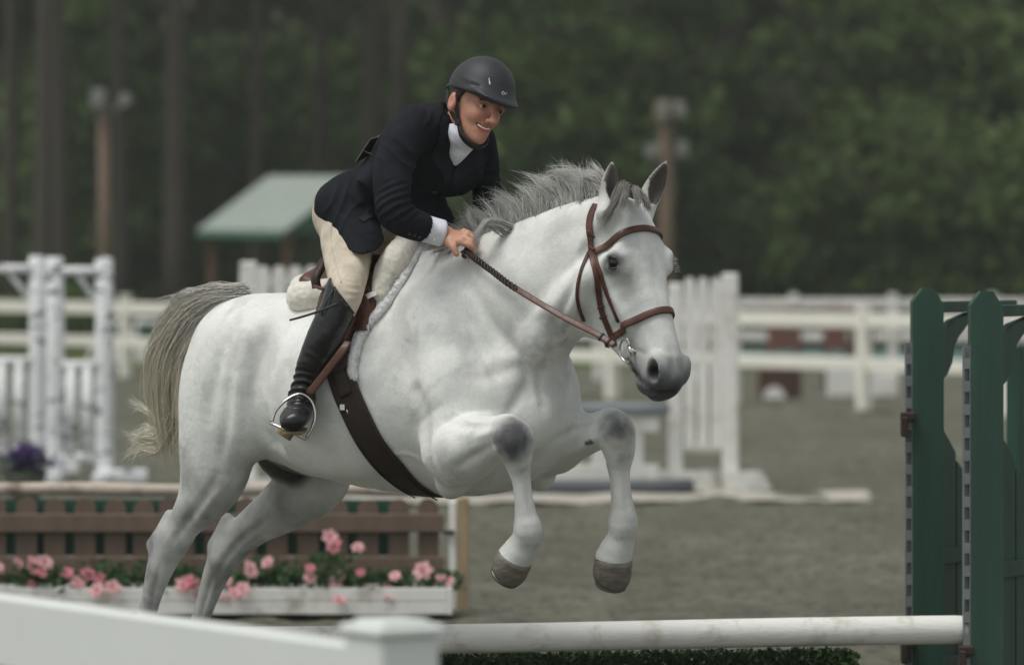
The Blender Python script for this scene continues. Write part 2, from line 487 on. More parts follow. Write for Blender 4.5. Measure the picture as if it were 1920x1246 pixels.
# ---- foreground: two-rail arena fence close to the camera
fw = thing('foreground_fence', 'white vinyl rail fence with square post, blurred close to the camera', 'fence', (-.21, 7.9, 0))
f0, fd = np.array([-.212, 7.9, 0]), np.array([-.78, 1.2, 0]); fl_ = np.linalg.norm(fd); fd = fd / fl_; fa = math.atan2(fd[1], fd[0])
M_vinyl = simple('white vinyl', srgb(222, 226, 222), .4, .04, 2, .05, 30, .002)
for k in range(0, 3):
    p = f0 + fd * 2.2 * k; m = MB(); m.box(p + [0, 0, .46], (.125, .125, .94), fa, .006); po = m.build('post', M_vinyl, fw)
    m = MB(); m.box(p + [0, 0, .9415], (.14, .14, .02), fa, .006); m.box(p + [0, 0, .956], (.10, .10, .012), fa, .004); m.build('post_cap', M_vinyl, po)
for k in range(0, 2):
    for z in (.835, .45):
        c = f0 + fd * (2.2 * k + 1.1); m = MB(); m.box(c + [0, 0, z], (2.07, .045, .15), fa, .008); m.build('rail', M_vinyl, fw)

# ---- the jump: white pole in cups, green standards, brush below
pr, pl_ = P(1825, 1179, 14.88), P(380, 1204, 14.28); pl_ = pr + (pl_ - pr) * 1.46
NP = 60; tt = np.linspace(0, 1, NP)[:, None]; m = MB(); pp = pr * (1 - tt) + pl_ * tt + np.c_[.0012 * np.sin(tt * 19), 0 * tt, .0015 * np.sin(tt * 11)]
rd_ = np.full(NP, .0475); rd_[0] = .043; m.tube(pp, rd_, 24)
M_polew = simple('white painted pole', srgb(228, 228, 222), .5, .06, 9, .5, 26, .004, stretch=(.25, 3, 3), dirt=(srgb(190, 186, 172), 9))
jp = m.build('jump_pole', M_polew, None, True, base=pr, auto=40); tag(jp, 'round white painted jump pole across the bottom, cup end at the green post', 'jump pole')
def green_standard(c, label, cup_z, cup2=None):
    """wing standard: capped post with steel track, open wing running back to the right"""
    c = np.asarray(c, float); root = thing('jump_standard', label, 'jump standard', (c[0], c[1], 0), 'dark green jump standards')
    wdir = np.array([math.cos(R(58)), math.sin(R(58)), 0]); wn = np.array([-wdir[1], wdir[0], 0]); ang = math.atan2(wdir[1], wdir[0])
    Ht = c[2]; w, d = .108, .10
    m = MB(); X = np.array([1, 0, 0]); Z = np.array([0, 0, 1.])
    o = [c * [1, 1, 0] + X * a + Z * b for a, b in ((-w / 2, -.02), (w / 2, -.02), (w / 2, Ht - .055), (.020, Ht), (-.020, Ht), (-w / 2, Ht - .045))]
    m.poly(o, np.array([0, 1., 0]), d); m.build('post', M_green, root)
    tx = c * [1, 1, 0] + X * (-w / 2 - .012) + np.array([0, -d * .30, 0])
    m = MB(); n_h = int((Ht - .24) / .0762)
    for k in range(n_h):       # track: steel channel with a row of holes, one hole per step
        z = .10 + .0762 * k
        m.box(tx + Z * (z + .018), (.026, .03, .036)); m.box(tx + Z * (z + .056) + X * .0105, (.005, .0298, .040)); m.box(tx + Z * (z + .056) - X * .0105, (.005, .0298, .040)); m.box(tx + Z * (z + .056) + np.array([0, .0125, 0]), (.0159, .005, .040))
    m.build('steel_track', M_galv, root)
    for cz in ([cup_z] + ([cup2] if cup2 else [])):
        m = MB(); m.box(tx + Z * cz + np.array([-.005, -.03, 0]), (.05, .05, .03), 0, .004); m.box(tx + Z * (cz - .035) + np.array([-.018, -.035, 0]), (.024, .05, .07), 0, .004); m.build('cup', M_rust, root)
    b0 = c * [1, 1, 0] + wdir * (w / 2 + .008)
    def rail(z, h, name='wing_rail', t=.04, L=.62):
        m = MB(); m.box(b0 + wdir * L / 2 + Z * z, (L, t, h), ang, .003); m.build(name, M_green, root)
    rail(Ht - .065, .04); rail(.92 * .62, .055, t=.05); rail(.20, .04, t=.05)
    br = [b0 + wdir * x + Z * z for x, z in ((0, Ht - .24), (.0, Ht - .17), (.12, Ht - .11), (.26, Ht - .087), (.26, Ht - .105), (.17, Ht - .15), (.12, Ht - .20), (.10, Ht - .26), (.06, Ht - .30), (0, Ht - .33))]
    m = MB(); m.poly(br, wn, .035); m.build('bracket', M_green, root)
    for x0, x1, za, zb in ((0.0, .14, 1.05, .93), (.15, .29, .90, .80), (.30, .44, .80, .72), (.45, .6, .72, .66)):
        bd_ = [b0 + wdir * a + Z * z for a, z in ((x0, .06), (x1, .06), (x1, zb), (x0, za))]; m = MB(); m.poly(bd_, wn, .022); m.build('wing_board', M_green, root)
    e = b0 + wdir * .66; m = MB(); m.box(e + Z * (Ht * .5 - .1), (.06, .06, Ht - .22), ang, .004); m.build('end_post', M_green, root)
    for sg in (-1, 1): m = MB(); m.box(c * [1, 1, 0] + wn * .22 * sg + Z * .045, (.09, .36, .07), ang, .004); m.build('foot', M_green, root)
    return root
green_standard((P(1738, 1000, 15.55)[0], 15.55, 1.58 - 41 / F_PX * 15.55), 'dark green jump standard with empty rusty cup, further from the camera', 1.58 - 280 / F_PX * 15.5, .28)
green_standard((P(1848, 1000, 14.86)[0], 14.86, 1.58 - 46 / F_PX * 14.86), 'dark green jump standard holding the white pole, at the right edge', .315)
def leaf_quads(C, size, up=.3):
    """small folded leaves at points C"""
    n = len(C); a = rng.normal(size=(n, 3)); a /= np.linalg.norm(a, axis=1)[:, None]; b = np.cross(a, rng.normal(size=(n, 3)) + [0, 0, up]); b /= np.linalg.norm(b, axis=1)[:, None] + 1e-9
    s = (size * (.6 + .8 * rng.random(n)))[:, None]; V = np.stack([C - a * s, C + b * s * .5, C + a * s, C - b * s * .5], 1).reshape(-1, 3)
    return V, np.arange(4 * n).reshape(n, 4)
def leaf_mat(name, c, var=.5, trans=.25, obj_rand=.25):
    t = NT(name); c = np.array(c); oi = t.n('ShaderNodeObjectInfo')
    col = t.ramp(t.noise(.9, 4, .6), [(.3, tuple(c * (1 - var))), (.7, tuple(c * (1 + var)))])
    hs_ = t.n('ShaderNodeHueSaturation'); t.l(col, hs_.inputs['Color'])
    mr = t.n('ShaderNodeMapRange'); mr.inputs['To Min'].default_value = 1 - obj_rand; mr.inputs['To Max'].default_value = 1 + obj_rand; t.l(oi.outputs['Random'], mr.inputs[0]); t.l(mr.outputs[0], hs_.inputs['Value'])
    t.set(Base_Color=hs_.outputs[0], Roughness=.7); t.b.inputs['Specular IOR Level'].default_value = .2
    tr = t.n('ShaderNodeBsdfTranslucent'); t.l(hs_.outputs[0], tr.inputs[0]); mx = t.n('ShaderNodeMixShader'); mx.inputs[0].default_value = trans
    t.l(t.b.outputs[0], mx.inputs[1]); t.l(tr.outputs[0], mx.inputs[2]); t.l(mx.outputs[0], t.out.inputs[0]); return t.m
M_brush = leaf_mat('brush greens', srgb(52, 74, 40))
bb = thing('brush_box', 'low dark green brush box under the white pole', 'brush box', (.2, 14.72, 0))
m = MB(); m.box((.2, 14.72, .11), (1.9, .30, .22), 0.13, .01); m.build('box', M_greenboard, bb)
n = 9000; C0 = np.c_[rng.uniform(-.94, .94, n), rng.uniform(-.14, .14, n), .2 + .11 * rng.random(n) ** .6]; ca, sa = math.cos(.13), math.sin(.13)
C0 = np.c_[C0[:, 0] * ca - C0[:, 1] * sa + .2, C0[:, 0] * sa + C0[:, 1] * ca + 14.72, C0[:, 2]]; V, Fq = leaf_quads(C0, .013); kind(obj_np('brush', V, Fq, M_brush, bb, False), 'stuff')

# ---- brown picket jump with flower box
pj = thing('picket_jump', 'low brown picket panel with green boards behind and tan end post', 'picket fence', (-1.3, 20.7, 0))
yF = 20.65
def PX(px, Y): return (px - 960) / F_PX * Y
def PZ(py, Y): return CAM_H - (py - HZ) / F_PX * Y
x = PX(826, yF); k = 0
pick = None
spx = [803, 748, 690, 632, 578, 520, 462, 404, 346, 318, 270, 216, 160, 103, 50, -8]
for sx in spx:
    w = .096; cx = PX(sx, yF); top = PZ(933 + rng.normal() * 2, yF); o = [np.array([cx + a, yF, b]) for a, b in ((-w / 2, .12), (w / 2, .12), (w / 2, top - .035), (w * .36, top - .010), (w * .12, top), (-w * .12, top), (-w * .36, top - .010), (-w / 2, top - .035))]
    m = MB(); m.poly(o, np.array([0, 1., 0]), .02); m.build('picket', M_brownw, pj)
xl, xr = PX(-70, yF), PX(832, yF)
for y0, y1 in ((962, 996), (1042, 1077)):
    m = MB(); m.box(((xl + xr) / 2, yF - .031, PZ((y0 + y1) / 2, yF)), (xr - xl, .036, (y1 - y0) / F_PX * yF), 0, .004); m.build('cross_rail', M_brownw, pj)
for y0, y1, d in ((936, 985, .05), (990, 1040, .052), (1045, 1110, .05)):
    m = MB(); m.box(((xl + xr) / 2 - .1, yF + d, PZ((y0 + y1) / 2, yF + d)), (xr - xl - .2, .014, (y1 - y0) / F_PX * yF), 0, 0); m.build('backing_board', M_greenboard, pj)
m = MB(); m.box((PX(868, yF), yF, PZ(1040, yF)), (.055, .09, .53), 0, .005); po = m.build('end_post', M_oldwood, pj)
m = MB(); m.box((PX(849, yF), yF - .02, PZ(1040, yF)), (.035, .03, .50), 0, .004); m.build('batten', M_white, po)
m = MB(); m.box((PX(842, yF), yF - .05, PZ(996, yF)), (.05, .03, .02), 0, .004); m.build('hook', M_rust, po)
m = MB(); lx = np.linspace(PX(-60, 21.0), PX(870, 21.0), 40); lp_ = np.c_[lx, np.full(40, 21.0), PZ(917, 21.0) + .004 * np.sin(lx * 5)]; m.tube(lp_, .031 + .002 * np.sin(lx * 9), 14)
lg = m.build('log_rail', M_log, None, True, base=lp_[0]); tag(lg, 'long pale peeled log lying along the top of the brown picket panel', 'log')
fb = thing('flower_box', 'long white wooden flower box in front of the brown pickets', 'planter', (-1.3, 20.25, 0)); yB = 20.25
xl, xr = PX(-60, yB), PX(838, yB)
for z0, z1 in ((.012, .068), (.071, .130)):
    m = MB(); m.box(((xl + xr) / 2, yB, (z0 + z1) / 2), (xr - xl, .022, z1 - z0), 0, .003); m.build('front_plank', M_white, fb)
    m = MB(); m.box(((xl + xr) / 2, yB + .22, (z0 + z1) / 2), (xr - xl, .022, z1 - z0), 0, .003); m.build('back_plank', M_white, fb)
for x in (xl - .0125, xr + .0125): m = MB(); m.box((x, yB + .11, .072), (.023, .245, .125), 0, .003); m.build('end_plank', M_white, fb)
m = MB(); m.box(((xl + xr) / 2, yB + .11, .10), (xr - xl - .01, .18, .02)); m.build('soil', simple('dark soil', srgb(44, 38, 32), .95), fb)
M_rleaf = leaf_mat('rose leaves', srgb(66, 96, 62), .4, .25, .15)
def petal_mat(name, c): return leaf_mat(name, c, .12, .3, .12)
M_pink, M_pink2 = petal_mat('pink petals', srgb(232, 188, 190)), petal_mat('deep pink petals', srgb(222, 152, 162))
def flower(c, r, seed):
    """rose head: rings of cupped petals"""
    g_ = np.random.default_rng(seed); V = []; Fq = []
    for ring, (n, rr, tilt) in enumerate(((4, .35, 1.2), (5, .62, .85), (6, .95, .45), (6, 1.1, .1))):
        for j in range(n):
            a = 2 * math.pi * j / n + ring * .6 + g_.normal() * .12; o = np.array([math.cos(a), math.sin(a), 0]); s_ = np.array([-o[1], o[0], 0]); w = .55 * rr * r + .14 * r
            up = np.array([0, 0, 1.]); b0 = o * .12 * r; d = o * math.cos(tilt) + up * math.sin(tilt)
            mid = b0 + d * rr * r * .65; tip = b0 + d * rr * r + o * .12 * r * (1 - tilt)
            k = len(V); V += [b0 - s_ * w * .3, b0 + s_ * w * .3, mid + s_ * w * .62 - o * .04 * r, tip + s_ * w * .3, tip - s_ * w * .3, mid - s_ * w * .62 - o * .04 * r]; Fq += [[k, k + 1, k + 2, k + 5], [k + 5, k + 2, k + 3, k + 4]]
    V = np.array(V); ax = np.array([g_.normal() * .5, -.7 + g_.normal() * .3, .6]); ax /= np.linalg.norm(ax); sx = np.cross([0, 1, .2], ax); sx /= np.linalg.norm(sx); sy = np.cross(ax, sx)
    return V @ np.array([sx, sy, ax]) + c, np.array(Fq)
def rose(px, py, spread, nf, label, deep, hpx=60):
    Y = yB + .05 + .08 * rng.random(); c = np.array([PX(px, Y), Y, .11]); root = thing('rose_plant', label, 'flower', c, 'pink roses in the white box')
    zt = PZ(py, Y); n = 150; r = spread / F_PX * Y
    Cc = c + rng.normal(size=(n, 3)) * [r * .55, .05, 0] + np.c_[np.zeros(n), np.zeros(n), (zt - .07) * rng.random(n) ** .7 * .9]; V, Fq = leaf_quads(Cc, .020, 1.0); o_ = obj_np('foliage', V, Fq, M_rleaf, root, False)
    for j in range(max(nf - 1, min(nf, 2))):
        fc = np.array([c[0] + rng.normal() * r * .62, Y - .05 - .05 * rng.random(), zt + rng.normal() * .05 - .035 * j / max(nf, 1)]); V, Fq = flower(fc, .016 + .022 * rng.random(), 100 + int(px) + j); obj_np('bloom', V, Fq, M_pink2 if (deep and j % 2 == 0) or rng.random() < .2 else M_pink, root)
        m = MB(); m.tube(catmull([[fc[0] * .4 + c[0] * .6, Y, .10], (fc + [c[0], Y, .1]) / 2 + [0, .01, .02], fc - [0, -.01, .012]], 3), .0025, 5); m.build('stem', M_rleaf, root, True)
for a in ((60, 1062, 60, 8, 'big cluster of pink roses at the left end of the white box', False), (168, 1085, 50, 6, 'deep pink roses second from the left end of the box', True), (232, 1060, 60, 0, 'leafy green rose bush without blooms beside the hind hock', False), (330, 1075, 50, 2, 'pale pink rose half hidden behind the near hind leg', False), (380, 1085, 36, 2, 'rose sprig low behind the far hind leg', False), (440, 1085, 46, 5, 'pink roses hanging over the box beside the far hind leg', False), (492, 1052, 40, 2, 'small pink roses just right of the far hind leg', False), (556, 1072, 46, 3, 'two tone pink rose blooms at the middle of the box', True), (618, 1045, 40, 4, 'tall dusty pink roses standing highest over the box', False), (660, 1078, 46, 5, 'pink rose spray drooping over the box front', False), (740, 1080, 44, 3, 'pink rosebuds near the right end of the box', True), (825, 1082, 40, 4, 'pink roses at the far right end beside the post', False)): rose(*a)
for px_, py_ in ((636, 1124), (440, 1112), (455, 1104), (182, 1106), (212, 1100)):     # blooms hanging over the front
    fc = np.array([PX(px_, yB - .04), yB - .05, PZ(py_, yB - .04)]); V, Fq = flower(fc, .03, px_); near_ = min([o for o in COL.objects if o.name.startswith('rose_plant')], key=lambda o: abs(o.location.x - fc[0])); obj_np('bloom', V, Fq, M_pink, near_)
# ---- white picket-winged jump in the middle distance
def wing_white(xs, Y, top, label, flip):
    root = thing('white_jump_standard', label, 'jump standard', (xs[0], Y, 0), 'white picket jump standards')
    x0, x1 = xs; tall = x0 if flip else x1; other = x1 if flip else x0
    for xx, h_, w in ((tall, top, .115), (other, top - .07, .10)):
        m = MB(); m.box((xx, Y, h_ / 2 - .01), (w, .10, h_ + .02), 0, .012); m.build('post', M_white, root)
        for sg in (-1, 1):
            ft = [np.array([xx + a, Y + .0, z]) for a, z in ((-.03 * sg, .0), (sg * .30, 0.0), (sg * .22, .14), (-.03 * sg, .14))]; m = MB(); m.poly(np.array(ft) + [0, -.08 * sg, 0], np.array([0, 1., 0]), .04); m.build('foot', M_white, root)
    n = 4 if abs(x1 - x0) > .45 else 3; a, b = min(xs) + .10, max(xs) - .10
    for j in range(n):
        cx = a + (b - a) * (j / (n - 1) if n > 1 else .5) ; w = .074 if n == 3 else .088; o = [np.array([cx + p, Y - .03, q]) for p, q in ((-w / 2, .30), (w / 2, .30), (w / 2, top - .06), (w * .28, top - .03), (-w * .28, top - .03), (-w / 2, top - .06))]; m = MB(); m.poly(o, np.array([0, 1., 0]), .022); m.build('picket', M_white, root)
    for z in (top - .14, top - .66, .30): m = MB(); m.box(((x0 + x1) / 2, Y + .01, z), (abs(x1 - x0) - .12, .04, .07), 0, .005); m.build('wing_rail', M_white, root)
    return root
Yw = 31.7
wing_white((PX(1266, Yw), PX(1369, Yw)), Yw, PZ(512, Yw), 'white picket jump standard right of the horse head', False)
wing_white((PX(466, 30.6), PX(612, 30.6)), 30.6, PZ(490, 30.6), 'white picket jump standard seen above the horse croup', True)
m = MB(); p0, p1 = np.array([PX(1250, Yw), Yw - .12, PZ(765, Yw)]), np.array([PX(560, 30.6), 30.5, PZ(765, Yw)]); m.tube(np.linspace(p0, p1, 12), .048, 14)
g2 = m.build('grey_pole', simple('blue grey painted pole', srgb(132, 140, 142), .5, .1, 4, .1), None, True, base=p0); tag(g2, 'blue grey jump pole level behind the lifted forelegs', 'jump pole')
gp = thing('gate_panel', 'white panelled gate standing under the blue grey pole', 'jump gate', (.6, 31.55, 0)); xa, xb = PX(1235, 31.55), PX(640, 31.55)
for z0, z1, d in ((.42, .52, 0), (.06, .19, 0)): m = MB(); m.box(((xa + xb) / 2, 31.55 + d, (z0 + z1) / 2), (xa - xb, .07, z1 - z0), 0, .008); m.build('rail', M_white, gp)
for j in range(9): m = MB(); m.box((xb + .06 + (xa - xb - .22) * j / 8, 31.56, .305), (.10, .05, .225), 0, .004); m.build('upright', M_white, gp)
for j in range(4): m = MB(); m.box(((xa + xb) / 2 + (j - 1.5) * .55, 31.6, .305), (.36, .02, .224), 0, 0); m.build('panel', M_white, gp)
m = MB(); m.tube(np.linspace([PX(1300, 31.2), 31.25, .055], [PX(640, 31.2), 31.0, .055], 10), .048, 12); g3 = m.build('ground_pole', simple('dark grey pole', srgb(92, 96, 100), .6, .12, 4, .1), None, True, base=(PX(1300, 31.2), 31.25, 0)); tag(g3, 'dark grey ground pole lying at the foot of the white gate', 'jump pole')
# ---- birch standards at the left
def birch(label, Y, posts, top, xr_, grp):
    root = thing('birch_standard', label, 'jump standard', (PX(posts[0], Y), Y, 0), grp)
    for px_ in posts:
        h_ = top + rng.normal() * .01; xx = PX(px_, Y); m = MB(); m.tube([[xx, Y, -.02], [xx + .004, Y, h_ * .5], [xx, Y, h_ - .02], [xx, Y, h_]], np.array([.070, .067, .066, .052]), 16); m.build('post', M_birch, root, True, auto=40)
        m = MB(); m.box((xx, Y, .035), (.12, .62, .07), 0, .01); m.build('foot', M_birch, root)
    a, b = PX(posts[0], Y), PX(posts[-1], Y)
    for z in (top - .10, top * .52, .18): m = MB(); m.tube([[a, Y - .03, z], [b, Y - .03, z]], .034, 10); m.build('cross_log', M_birch, root, True)
    m = MB(); m.tube([[a + (b - a) * .45, Y, top - .12], [b - .04, Y, top - .36]], .022, 8); m.build('brace', M_birch, root, True)
    for j in range(2): xx = a + (b - a) * (j + 1) / 3; m = MB(); m.tube([[xx, Y - .02, .19], [xx, Y - .02, top * .52]], .045, 10); m.build('upright_log', M_birch, root, True)
    m = MB(); m.box((b + .16, Y - .1, .05), (.34, .10, .09), 0, .01); m.build('foot', M_birch, root)
birch('white birch log jump standard nearer the tail, at the left', 33.0, (103, 195), PZ(482, 33.0), 0, 'white birch jump standards')
birch('white birch log jump standard cut by the left edge', 34.2, (-30, 70), PZ(479, 34.2), 0, 'white birch jump standards')
fpot = thing('flower_pot', 'pot of dark purple flowers at the left edge by the birch standard', 'flower pot', (PX(48, 30.5), 30.5, 0)); cp = np.array([PX(48, 30.5), 30.5, 0])
m = MB(); m.tube([cp, cp + [0, 0, .02], cp + [0, 0, .16], cp + [0, 0, .17]], np.array([.09, .10, .14, .13]), 18); m.build('pot', simple('grey pot', srgb(96, 98, 88), .7), fpot, True, auto=40)
n = 500; Cc = cp + [0, 0, .22] + rng.normal(size=(n, 3)) * [.075, .07, .05]; V, Fq = leaf_quads(Cc, .022); obj_np('foliage', V, Fq, M_rleaf, fpot, False)
n = 420; Cc = cp + [0, -.02, .27] + rng.normal(size=(n, 3)) * [.075, .06, .05]; V, Fq = leaf_quads(Cc, .024); kind(obj_np('blooms', V, Fq, petal_mat('purple petals', srgb(76, 48, 112)), fpot, False), 'stuff')

# ---- the arena's far fence
FA, FB = np.array([-9.6, 70.5, 0]), np.array([6.6, 45.5, 0]); fv = FB - FA; FLn = np.linalg.norm(fv); fv /= FLn; fang = math.atan2(fv[1], fv[0])
ff = thing('arena_fence', 'long cream vinyl two rail fence round the far side of the arena', 'fence', FA)
nb_ = int(FLn / 2.45)
for k in range(nb_ + 1):
    p = FA + fv * FLn * k / nb_; m = MB(); m.box(p + [0, 0, .57], (.13, .13, 1.16), fang, .01); m.box(p + [0, 0, 1.165], (.15, .15, .03), fang, .008); m.build('post', M_cream_p, ff)
    if k < nb_:
        c = FA + fv * FLn * (k + .5) / nb_
        for z, h_ in ((.985, .17), (.50, .15)): m = MB(); m.box(c + [0, 0, z], (FLn / nb_ - .135, .05, h_), fang, .01); m.build('rail', M_cream_p, ff)
# a second schooling ring behind it
M_teal = simple('teal painted rail', srgb(108, 150, 150), .5, .1, 4, .1)
f2 = thing('ring_fence', 'white schooling ring fence with a teal lower rail behind the cream fence', 'fence', (2, 63, 0))
for k in range(9):
    x = -1.5 + 1.35 * k; m = MB(); m.box((x, 63 - .25 * k, .6), (.12, .12, 1.22), 0, .01); m.build('post', M_white, f2)
    if k < 8:
        for z, mt in ((1.08, M_white), (.62, M_white), (.36, M_teal)): m = MB(); m.box((x + .675, 63 - .25 * k - .125, z), (1.24, .05, .12), -math.atan2(.25, 1.35), .008); m.build('rail', mt, f2)
M_redbrown = simple('red brown painted block', srgb(108, 74, 64), .7, .2, 3, .2)
for px_, w_, lab in ((1470, .42, 'red brown jump block behind the fence, nearest the white picket standard'), (1566, .30, 'red brown jump block behind the fence, middle of the three'), (1616, .28, 'red brown jump block behind the fence, nearest the green standard')):
    Y = 58.0; root = thing('jump_block', lab, 'jump block', (PX(px_, Y), Y, 0), 'red brown jump blocks')
    m = MB(); m.box((PX(px_, Y), Y, .50), (w_, .4, 1.0), 0, .02); m.build('block', M_redbrown, root); m = MB(); m.box((PX(px_, Y), Y, 1.035), (w_ + .08, .48, .065), 0, .02); m.build('cap', M_redbrown, root)
    m = MB(); m.box((PX(px_, Y), Y - .205, .35), (w_ * .7, .012, .3), 0, 0); m.build('inset_panel', M_teal, root)
wb = thing('brown_box', 'dark brown jump box with a white arched front low behind the fence', 'jump box', (PX(1462, 53.5), 53.5, 0)); xx = PX(1462, 53.5)
m = MB(); m.box((xx, 53.5, .19), (.5, .4, .36), 0, .015); m.build('box', simple('dark brown paint', srgb(72, 48, 38), .6, .2), wb)
ar = [np.array([xx - .08 + .13 * math.cos(a), 53.285, .012 + .15 * math.sin(a)]) for a in np.linspace(0, math.pi, 14)]; m = MB(); m.poly(ar, np.array([0, 1., 0]), .02); m.build('arch', M_white, wb)
for k, (px_, w_, h_, lab) in enumerate(((1590, .5, .36, 'small white jump filler low behind the fence, left of two'), (1650, .42, .3, 'small white jump filler low behind the fence, right of two'))):
    root = thing('filler', lab, 'jump filler', (PX(px_, 54.5), 54.5, 0)); m = MB(); m.box((PX(px_, 54.5), 54.5, h_ / 2), (w_, .3, h_), 0, .02); m.build('block', M_white, root); m = MB(); m.box((PX(px_, 54.5), 54.5, h_ + .04), (w_ * .8, .12, .08), 0, .02); m.build('red_ridge', simple('red paint %d' % k, srgb(160, 62, 56), .6), root)
# low stack of white jump panels behind the fence at the left
ws = thing('panel_stack', 'white slatted jump panels leaning together behind the fence at the left', 'jump panels', (-6, 71, 0))
for j in range(4):
    xj = PX(215 + 62 * j, 71); m = MB(); m.box((xj, 71, .40), (.42, .10, .70), 0, .02); pa = m.build('panel', M_white, ws)
    m = MB(); m.box((xj, 70.935, .55), (.30, .02, .26), 0, 0); m.build('dark_inset', M_greenboard, pa); m = MB(); m.box((xj - .3, 71.05, .35), (.08, .08, .95), 0, .02, np.array([[.9, 0, .42], [0, 1, 0], [-.42, 0, .9]])); m.build('leaning_board', M_white, ws)
# ---- shelter with a green metal roof
hut = thing('shelter', 'open timber shelter with pale green metal roof behind the arena', 'shelter', P(450, 690, 84) * [1, 1, 0])
A_, B_, C_, D_ = P(371, 433, 84), P(532, 435, 82), P(504, 332, 86), P(664, 333, 84); A2_ = A_ + 2 * (C_ - A_) * [1, 1, 0]; B2_ = B_ + 2 * (D_ - B_) * [1, 1, 0]
M_roof = simple('pale green metal roof', srgb(172, 182, 174), .4, .06, 2, .1, 8, .004, metallic=.2)
rf = None
for nm, q in (('roof_slope', (A_, B_, D_, C_)), ('roof_slope', (B2_, A2_, C_, D_))):
    nr = np.cross(q[1] - q[0], q[3] - q[0]); nr /= np.linalg.norm(nr); m = MB(); m.poly(np.array(q), nr, .06); rf = m.build(nm, M_roof, hut)
    for j in range(7):
        f = (j + .5) / 7; m = MB(); m.tube([q[0] + (q[1] - q[0]) * f + nr * .04 * np.sign(nr[2]), q[3] + (q[2] - q[3]) * f + nr * .04 * np.sign(nr[2])], .018, 6); m.build('seam', M_roof, rf)
M_hutg = simple('hunter green gable', srgb(44, 84, 66), .6, .1); M_post = simple('brown timber', srgb(98, 72, 56), .8, .2)
for q in ((B_, B2_, D_), (A_, A2_, C_)):
    nr = np.cross(q[1] - q[0], q[2] - q[0]); nr /= np.linalg.norm(nr); q = np.array(q); ins = q + (q.mean(0) - q) * .06 - [0, 0, .03]; m = MB(); m.poly(ins, nr, .05); m.build('gable', M_hutg, hut)
for q in (A_, B_, A2_, B2_):
    c = (A_ + B2_) / 2; p = q * .88 + c * .12; m = MB(); m.box((p[0], p[1], q[2] / 2), (.16, .16, q[2] - .02), 0, .01); m.build('post', M_post, hut)
for a, b in ((A_, B_), (A2_, B2_)):
    m = MB(); m.tube([a - [0, 0, .09], b - [0, 0, .09]], .06, 4); m.build('eave_beam', M_hutg, hut)
# ---- floodlight poles
M_pole = simple('brown utility pole', srgb(112, 94, 80), .85, .15, 3, .3, stretch=(4, 4, .4)); M_lamp = simple('grey floodlight housing', srgb(104, 104, 108), .5, .1)
M_glass = simple('pale lamp glass', srgb(134, 132, 126), .3, .05)
def flood(px, Y, top, heads, label, r):
    c = np.array([PX(px, Y), Y, 0]); root = thing('floodlight_pole', label, 'light pole', c, 'floodlight poles'); zt = PZ(top, Y)
    m = MB(); m.tube([c, c + [0, 0, zt * .5], c + [0, 0, zt]], np.array([r * 1.1, r, r * .9]), 14); m.build('pole', M_pole, root, True)
    for hx, hy, w, h_, mt in heads:
        hc = np.array([PX(hx, Y), Y - .25, PZ(hy, Y)]); m = MB(); m.box(hc, (w, .3, h_), .3, .05); hd2 = m.build('lamp_head', mt, root)
        m = MB(); m.box(hc - [0, .165, 0], (w * .75, .03, h_ * .75), .3, .01); m.build('lens', M_glass, hd2); m = MB(); m.tube([np.array([c[0], Y, hc[2] - .2]), hc + [0, .1, -h_ * .3]], .035, 6); m.build('arm', M_lamp, root)
flood(195, 76, 205, ((188, 188, .24, .36, M_lamp), (238, 190, .20, .24, M_lamp)), 'brown pole with two grey floodlights at the left', .105)
flood(1249, 78, 215, ((1243, 210, .26, .38, M_pole), (1272, 208, .18, .30, M_glass), (1222, 286, .22, .26, M_lamp), (1278, 280, .18, .30, M_lamp)), 'brown pole with four floodlights above the horse ears', .135)

# ---- humid air
hzb = MB(); hzb.box((0, 420, 29), (1430, 990, 62)); t = NT('pale air'); t.t.nodes.remove(t.b); pv = t.n('ShaderNodeVolumePrincipled'); pv.inputs['Color'].default_value = (.84, .92, .82, 1); pv.inputs['Density'].default_value = .0008; pv.inputs['Anisotropy'].default_value = .2
t.l(pv.outputs[0], t.out.inputs['Volume']); kind(hzb.build('haze', t.m), 'stuff')
# ---- the wood
M_bark = simple('grey pine bark', srgb(80, 74, 68), .95, .25, 4, .8, 10, .06, stretch=(3, 3, .35), spec=.1)
M_need = leaf_mat('pine needles', srgb(78, 92, 56), .3, .25, .25); M_under = leaf_mat('understorey leaves', srgb(88, 108, 61), .35, .3, .35); M_far = leaf_mat('far wood leaves', srgb(86, 100, 62), .3, .15, 0)
def clumps(n, nc, ext, cs, size, seed, shape='oval'):
    """leaf faces gathered in clumps through a crown's volume"""
    g_ = np.random.default_rng(seed); c = g_.normal(size=(nc, 3)); c /= np.linalg.norm(c, axis=1)[:, None]; c *= (g_.random((nc, 1)) ** .45); c *= ext
    if shape == 'cone': c[:, :2] *= (1.1 - .9 * (c[:, 2:] / ext[2] * .5 + .5))
    k = g_.integers(0, nc, n); q = c[k] + g_.normal(size=(n, 3)) * cs * (.5 + g_.random((nc, 1))[k]) * [1, 1, .6]; return leaf_quads(q, size)
